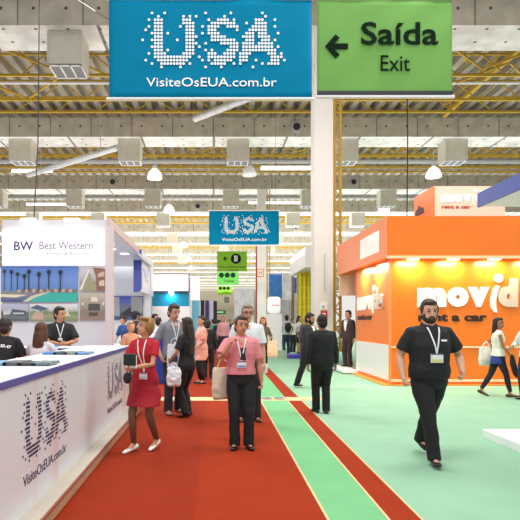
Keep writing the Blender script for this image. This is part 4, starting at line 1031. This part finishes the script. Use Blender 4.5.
# 6 woman in black seen from behind
P = person('woman in black with long dark hair seen from behind, wearing heels', -.44, 8.75, 1.66, R(235), (170, 120, 95), (38, 28, 24), female=True, voxel=.01,
    handR=(-.12, -.27, .93), handL=(.18, -.22, 1.02), elbR=(-.6, .8, 0), elbL=(.6, .8, 0), feetR=(-.06, 0, .03), feetL=(.09, .06, .03), toeR=(-.1, -1, -.3), toeL=(.2, -1, -.3),
    hairstyle='verylong', top='dress', topc=(22, 22, 26), botc=(20, 20, 24), sleeve=.75, topz=.86, heel=True, face=True, head=(0, 0, 0))
q = wpt(P, P['hR']); bag('crumpled white plastic bag carried by the woman in black', (-.64, 8.5, .93), .22, .32, .12, mat('bag_white_plastic', (228, 230, 238), .4), drop=.06, name='carrier_bag', soft=.05)
# 7 peach dress woman and companion in black
P = person('woman in peach dress with dark bun and black leggings, seen side-on down the aisle', -.29, 13.5, 1.74, R(-65), (205, 150, 120), (60, 40, 30), female=True, voxel=.012,
    handR=(-.12, -.24, 1.15), handL=(.12, -.2, .95), hairstyle='bun', top='dress', topc=(232, 160, 140), botc=(232, 160, 140), bottom='skirt', skz=.62, sleeve=.9, topz=.93, legc=(30, 28, 32), shoec=(30, 26, 26), stout=1.05, flare=1.1)
person('person in black standing close behind the woman in peach dress', gx(208, 14.6), 14.6, 1.64, R(170), (190, 140, 110), (35, 28, 26), topc=(26, 26, 30), sleeve=1.9, face=False)
# 8 woman with red brown hair
P = person('woman with long reddish hair and patterned top carrying a peach bag', gx(263, 16.4), 16.4, 1.74, R(-8), (210, 160, 135), (130, 60, 40), female=True, handR=(-.2, -.1, 1.05), handL=(.22, -.12, .95),
    hairstyle='long', topc=(98, 84, 66), botc=(26, 26, 30), sleeve=1.8, bottom='leggings', feetR=(-.06, -.1, 0), feetL=(.08, .1, 0), topz=.82)
q = wpt(P, P['hL']); bag('peach tote bag carried by the woman with reddish hair', (q.x+.06, q.y-.12, q.z+.22), .3, .5, .12, mat('canvas_peach', (240, 200, 165), .8), drop=.16)
# 9 suit man from behind
P = person('man in black suit seen from behind walking away on pale green carpet', 1.91, 9.1, 1.71, R(184), (150, 105, 80), (18, 15, 14), stout=1.14, voxel=.009, top='jacket', topc=(17, 20, 24), botc=(15, 17, 21), sleeve=1.95, topz=.78,
    handR=(-.27, -.06, .84), handL=(.27, .03, .84), feetR=(-.07, .02, 0), feetL=(.08, -.1, 0), head=(5, 8, 0), shoec=(20, 18, 18), wrinkle=.01)
# 10 bearded suit man
P = person('bearded man in dark suit and open white shirt striding toward the back-turned man', gx(308, 12.6), 12.6, 1.80, R(48), (190, 135, 105), (26, 20, 18), voxel=.010, top='jacket', topc=(34, 35, 42), botc=(28, 28, 34), sleeve=1.95, topz=.78, beard=True,
    handR=(-.22, -.22, .86), handL=(.22, -.2, .9), feetR=(-.08, .28, 0), feetL=(.08, -.3, 0), head=(10, 12, 0), lean=(0, -.06), shoec=(20, 18, 18))
chest_patch(P, 0, 0, 0, 0, mat('shirt_white', (232, 232, 236)), 'shirt_front', .003, fn=lambda u, v: ((u-.5)*.13*v**.8, 1.2+.26*v), nz=6)
# 11 man on the orange booth stage
P = person('man in dark suit and white shirt standing in the doorway of the orange booth', 4.5, 17.3, 1.85, R(-55), (200, 150, 120), (40, 30, 26), top='jacket', topc=(62, 46, 50), botc=(52, 38, 42), sleeve=1.95, topz=.78, z0=.12,
    handR=(-.2, -.1, .85), handL=(.24, -.02, .85))
chest_patch(P, 0, 0, 0, 0, mat('shirt_white', (232, 232, 236)), 'shirt_front', .003, fn=lambda u, v: ((u-.5)*.16*v**.6, 1.1+.36*v), nz=6)
# 12-14 couple near purple platform
P = person('man with black backpack and jeans seen from behind near the purple platform', gx(286.5, 25), 25, 1.92, R(190), (180, 130, 100), (30, 24, 22), topc=(200, 205, 215), botc=(46, 62, 92), voxel=.016, face=False, handR=(-.24, -.1, .95))
q = wpt(P, (0, .22, 1.22)); r = empty('backpack', tuple(q), R(190), 'black backpack worn by the man in jeans', 'backpack')
MB().ell((0, 0, 0), (.17, .1, .24)).build('bag_body', mat('backpack_black', (26, 30, 38), .7), r, smooth=True); MB().limb([(-.13, .0, .2), (-.14, -.2, .22)], [.02]*2, n=6).limb([(.13, .0, .2), (.14, -.2, .22)], [.02]*2, n=6).build('straps', DARK, r)
person('woman in white top and black skirt standing on the purple platform', gx(299, 23.9), 23.9, 1.7, R(60), (200, 150, 120), (25, 20, 20), female=True, hairstyle='long', topc=(225, 225, 230), botc=(26, 26, 32), bottom='skirt', z0=.16, voxel=.016, face=False)
person('person in grey jacket behind the bearded man near the yellow lattice', gx(306, 21.5), 21.5, 1.78, R(-20), (205, 160, 135), (110, 90, 75), topc=(90, 90, 105), sleeve=1.9, voxel=.016, face=False)
person('person in dark clothes between the backpack man and the woman in white top', gx(292.5, 27.5), 27.5, 1.78, R(30), (190, 140, 110), (30, 25, 22), topc=(230, 230, 235), botc=(30, 30, 36), voxel=.016, face=False)
# 15 woman in front of orange wall
P = person('woman with long black hair, white top and black leggings by the orange wall', gx(498, 11.1), 11.1, 1.68, R(72), (165, 112, 85), (22, 16, 16), female=True, voxel=.009,
    handR=(-.16, -.22, .93), handL=(.2, .02, 1.0), elbR=(-.3, .9, -.2), feetR=(-.07, -.22, 0), feetL=(.07, .34, .03), toeL=(0, -.9, -.45), head=(-42, 0, 0), hairstyle='verylong', topc=(232, 228, 214), botc=(26, 28, 40), bottom='leggings', sleeve=0, topz=.93, shoec=(70, 45, 38))
chest = MB().rings([(.74, .182, .15), (.80, .185, .15), (.94, .18, .138)], 24); organic(chest, 'blue_shirt_hem', mat('hem_blue', (40, 60, 140), .7), P['root'], .012, 2, .01)
q = wpt(P, (.2, .2, 1.22)); bag('white tote bag hanging at the back of the woman by the orange wall', tuple(q), .34, .4, .1, mat('canvas_white', (235, 232, 222), .8), drop=.12, rz=R(10))
q = wpt(P, P['hR']); r = empty('folded_jacket', (q.x+.03, q.y-.02, q.z-.02), 0, 'dark patterned jacket hanging from the hand of the woman by the orange wall', 'jacket')
organic(MB().limb([(-.02, 0, .03), (0, 0, -.12), (.05, 0, -.3), (.08, 0, -.4)], [(.03, .03), (.06, .05), (.06, .05), (.04, .04)], n=12), 'folded_cloth', mat('jacket_dark', (38, 34, 40), .8, var=.5, scale=30), r, .01, 2, .03)
# 16 person cut by the right edge
P = person('person in white shirt cut off by the right picture edge', 6.42, 10.6, 1.7, R(-80), (190, 140, 110), (40, 30, 26), topc=(225, 228, 228), botc=(40, 40, 46), voxel=.014, handR=(-.2, -.25, 1.1), handL=(.2, -.12, 1.12), sleeve=1.5, face=False)
# 17-18 seated visitors
def stool(x, y, label, rz=0):
    r = empty('bar_stool', (x, y, 0), rz, label, 'stool', 'stools at the service desk')
    MB().rings([(.68, .17, .17), (.70, .19, .19), (.74, .19, .19), (.75, .17, .17)], 18).build('seat', WHITE, r)
    MB().limb([(0, 0, .03), (0, 0, .68)], [.025]*2, n=8).build('post', STEEL, r); MB().rings([(.0, .2, .2), (.02, .2, .2), (.035, .05, .05)], 18).build('base', STEEL, r)
stool(-3.12, 7.65, 'white bar stool under the visitor in the black lettered shirt'); stool(-2.58, 7.7, 'white bar stool under the visitor with long brown hair')
sk = dict(hip=(0, 0, -.06), feetR=(-.13, -.3, .3), feetL=(.13, -.3, .3))
P = person('seated visitor with cropped hair and black white-lettered shirt at the left edge', -3.12, 7.6, 1.75, R(178), (185, 135, 105), (52, 48, 44), voxel=.011, topc=(24, 24, 30), botc=(40, 44, 60), sleeve=.8,
    handR=(-.12, -.38, 1.1), handL=(.12, -.38, 1.1), hip=(0, 0, -.10), feetR=(-.13, -.25, .2), feetL=(.13, -.25, .2), lean=(0, -.35), face=False, stout=1.1)
def shirt_text(P=P):
    me = P['top'].data; bvh = BVHTree.FromPolygons([v.co.copy() for v in me.vertices], [list(p.vertices) for p in me.polygons])
    vs, fs = text_mesh('WEST BR-47', .30, .045, .02, .002); out = []
    for x, y, z in vs:
        xx = .15-x; zz = 1.23-.9*(xx*xx)*1.2+z; q = bvh.ray_cast(Vector((xx, 1, zz)), Vector((0, -1, 0)))
        out.append((xx, (q[0].y if q[0] else .1)+.004-y, zz))
    MB().add(out, fs).build('shirt_lettering', WH, P['root'])
LATE.append(shirt_text)
P = person('visitor with long brown hair and pale top seated at the service desk', -2.58, 7.65, 1.68, R(170), (205, 150, 120), (84, 48, 32), female=True, hairstyle='verylong', voxel=.011, topc=(215, 212, 218), botc=(40, 44, 60), sleeve=.8,
    handR=(-.12, -.38, 1.1), handL=(.12, -.38, 1.1), hip=(0, 0, -.11), feetR=(-.13, -.25, .2), feetL=(.13, -.25, .2), lean=(0, -.2), face=False)
# 19 clerk
P = person('clerk in black polo with white lanyard leaning on the service desk looking aside', gx(60, 9.55), 9.55, 1.80, R(18), (200, 145, 115), (26, 20, 18), voxel=.009, stout=1.12, topc=(32, 34, 36), sleeve=.8, collar=(32, 34, 36),
    handR=(.0, -.30, 1.11), handL=(.08, -.30, 1.12), elbR=(-.9, .2, -.4), elbL=(.9, .3, -.4), head=(40, 4, 0), lean=(0, -.1), feetR=(-.12, .1, 0), feetL=(.12, .1, 0), z0=.06)
lanyard(P, 1.2, .07, .05, 0)
# behind: office group
person('woman in blue shirt working at the low desk behind the hotel booth', gx(126, 15.4), 15.4, 1.72, R(-30), (190, 140, 115), (30, 24, 24), female=True, topc=(40, 70, 120), sleeve=.9, handR=(-.15, -.3, 1.02), handL=(.15, -.3, 1.02), head=(0, 25, 0), lean=(0, -.2), voxel=.014, face=False, z0=.06)
person('person with black hair in dark jacket behind the woman in blue shirt', gx(135.5, 16.2), 16.2, 1.86, R(150), (190, 140, 115), (18, 16, 18), topc=(36, 38, 46), sleeve=1.9, voxel=.014, face=False, z0=.06)
person('person with black hair beside the pale wall, right of the dark jacket', gx(142.5, 17.0), 17.0, 1.7, R(120), (190, 140, 115), (18, 16, 18), topc=(50, 52, 60), sleeve=1.9, voxel=.014, face=False, z0=.06)
person('person in peach top behind the head of the woman in red', gx(131, 11.2), 11.2, 1.6, R(30), (225, 165, 130), (170, 140, 110), female=True, topc=(228, 160, 122), sleeve=1.9, voxel=.014, face=False)
person('person in white shirt with black hair standing left of the teal panel', gx(155, 16.8), 16.8, 1.84, R(60), (200, 150, 125), (24, 20, 22), topc=(226, 226, 230), sleeve=1.5, voxel=.014, face=False)
person('shorter person in white shirt facing away left of the man in grey', gx(158.5, 15.6), 15.6, 1.72, R(150), (200, 150, 125), (20, 18, 20), topc=(222, 220, 226), sleeve=1.5, voxel=.014, face=False)
# distant crowd down the aisle
rn = random.Random(21)
crowd = [(223.5, 23, 1.86, (222, 160, 165), (40, 36, 50), (150, 110, 90), 'person in pink shirt with dark trousers, most prominent of the distant crowd'),
 (213, 30, 1.75, (110, 175, 165), (40, 40, 50), (30, 25, 25), 'person in pale teal top in the distant crowd'),
 (217.5, 26, 1.7, (34, 40, 60), (26, 28, 36), (28, 24, 24), 'person in navy clothes left of the pink shirt in the distant crowd'),
 (209.5, 34, 1.72, (210, 210, 215), (50, 50, 70), (30, 24, 24), 'person in pale grey shirt far left in the distant crowd'),
 (230, 33, 1.74, (44, 44, 52), (30, 30, 36), (24, 20, 20), 'person in charcoal clothes right of the pink shirt in the distant crowd'),
 (220, 44, 1.76, (150, 60, 60), (30, 30, 40), (26, 22, 22), 'person in dark red top far down the aisle'),
 (205.5, 42, 1.76, (60, 80, 130), (30, 30, 40), (26, 22, 22), 'person in blue top far down the aisle at left'),
 (227, 52, 1.78, (225, 225, 225), (40, 40, 50), (40, 30, 26), 'person in white top far down the aisle'),
 (234.5, 40, 1.78, (30, 32, 40), (30, 30, 40), (40, 30, 26), 'person in black top far down the aisle near the tall man'),
 (215, 60, 1.78, (40, 42, 50), (30, 30, 40), (40, 30, 26), 'farthest person in dark grey at the aisle end')]
for u, d, h_, tc_, bc_, hc_, lab in crowd:
    person(lab, gx(u, d), d, h_, rn.choice((R(170), R(10), R(-20), R(200))), (200, 150, 125), hc_, topc=tc_, botc=bc_, sleeve=rn.choice((.8, 1.8)), voxel=.02, face=False, feetR=(-.09, -.1, 0), feetL=(.09, .1, 0))

# bake garments and bodies, then fit badges and prints
bpy.context.view_layer.update()
dg = bpy.context.evaluated_depsgraph_get()
done = [(o, bpy.data.meshes.new_from_object(o.evaluated_get(dg))) for o in QUEUE]
for o, me in done:
    me.polygons.foreach_set('use_smooth', [True]*len(me.polygons)); o.modifiers.clear(); o.data = me
for f in LATE: f()
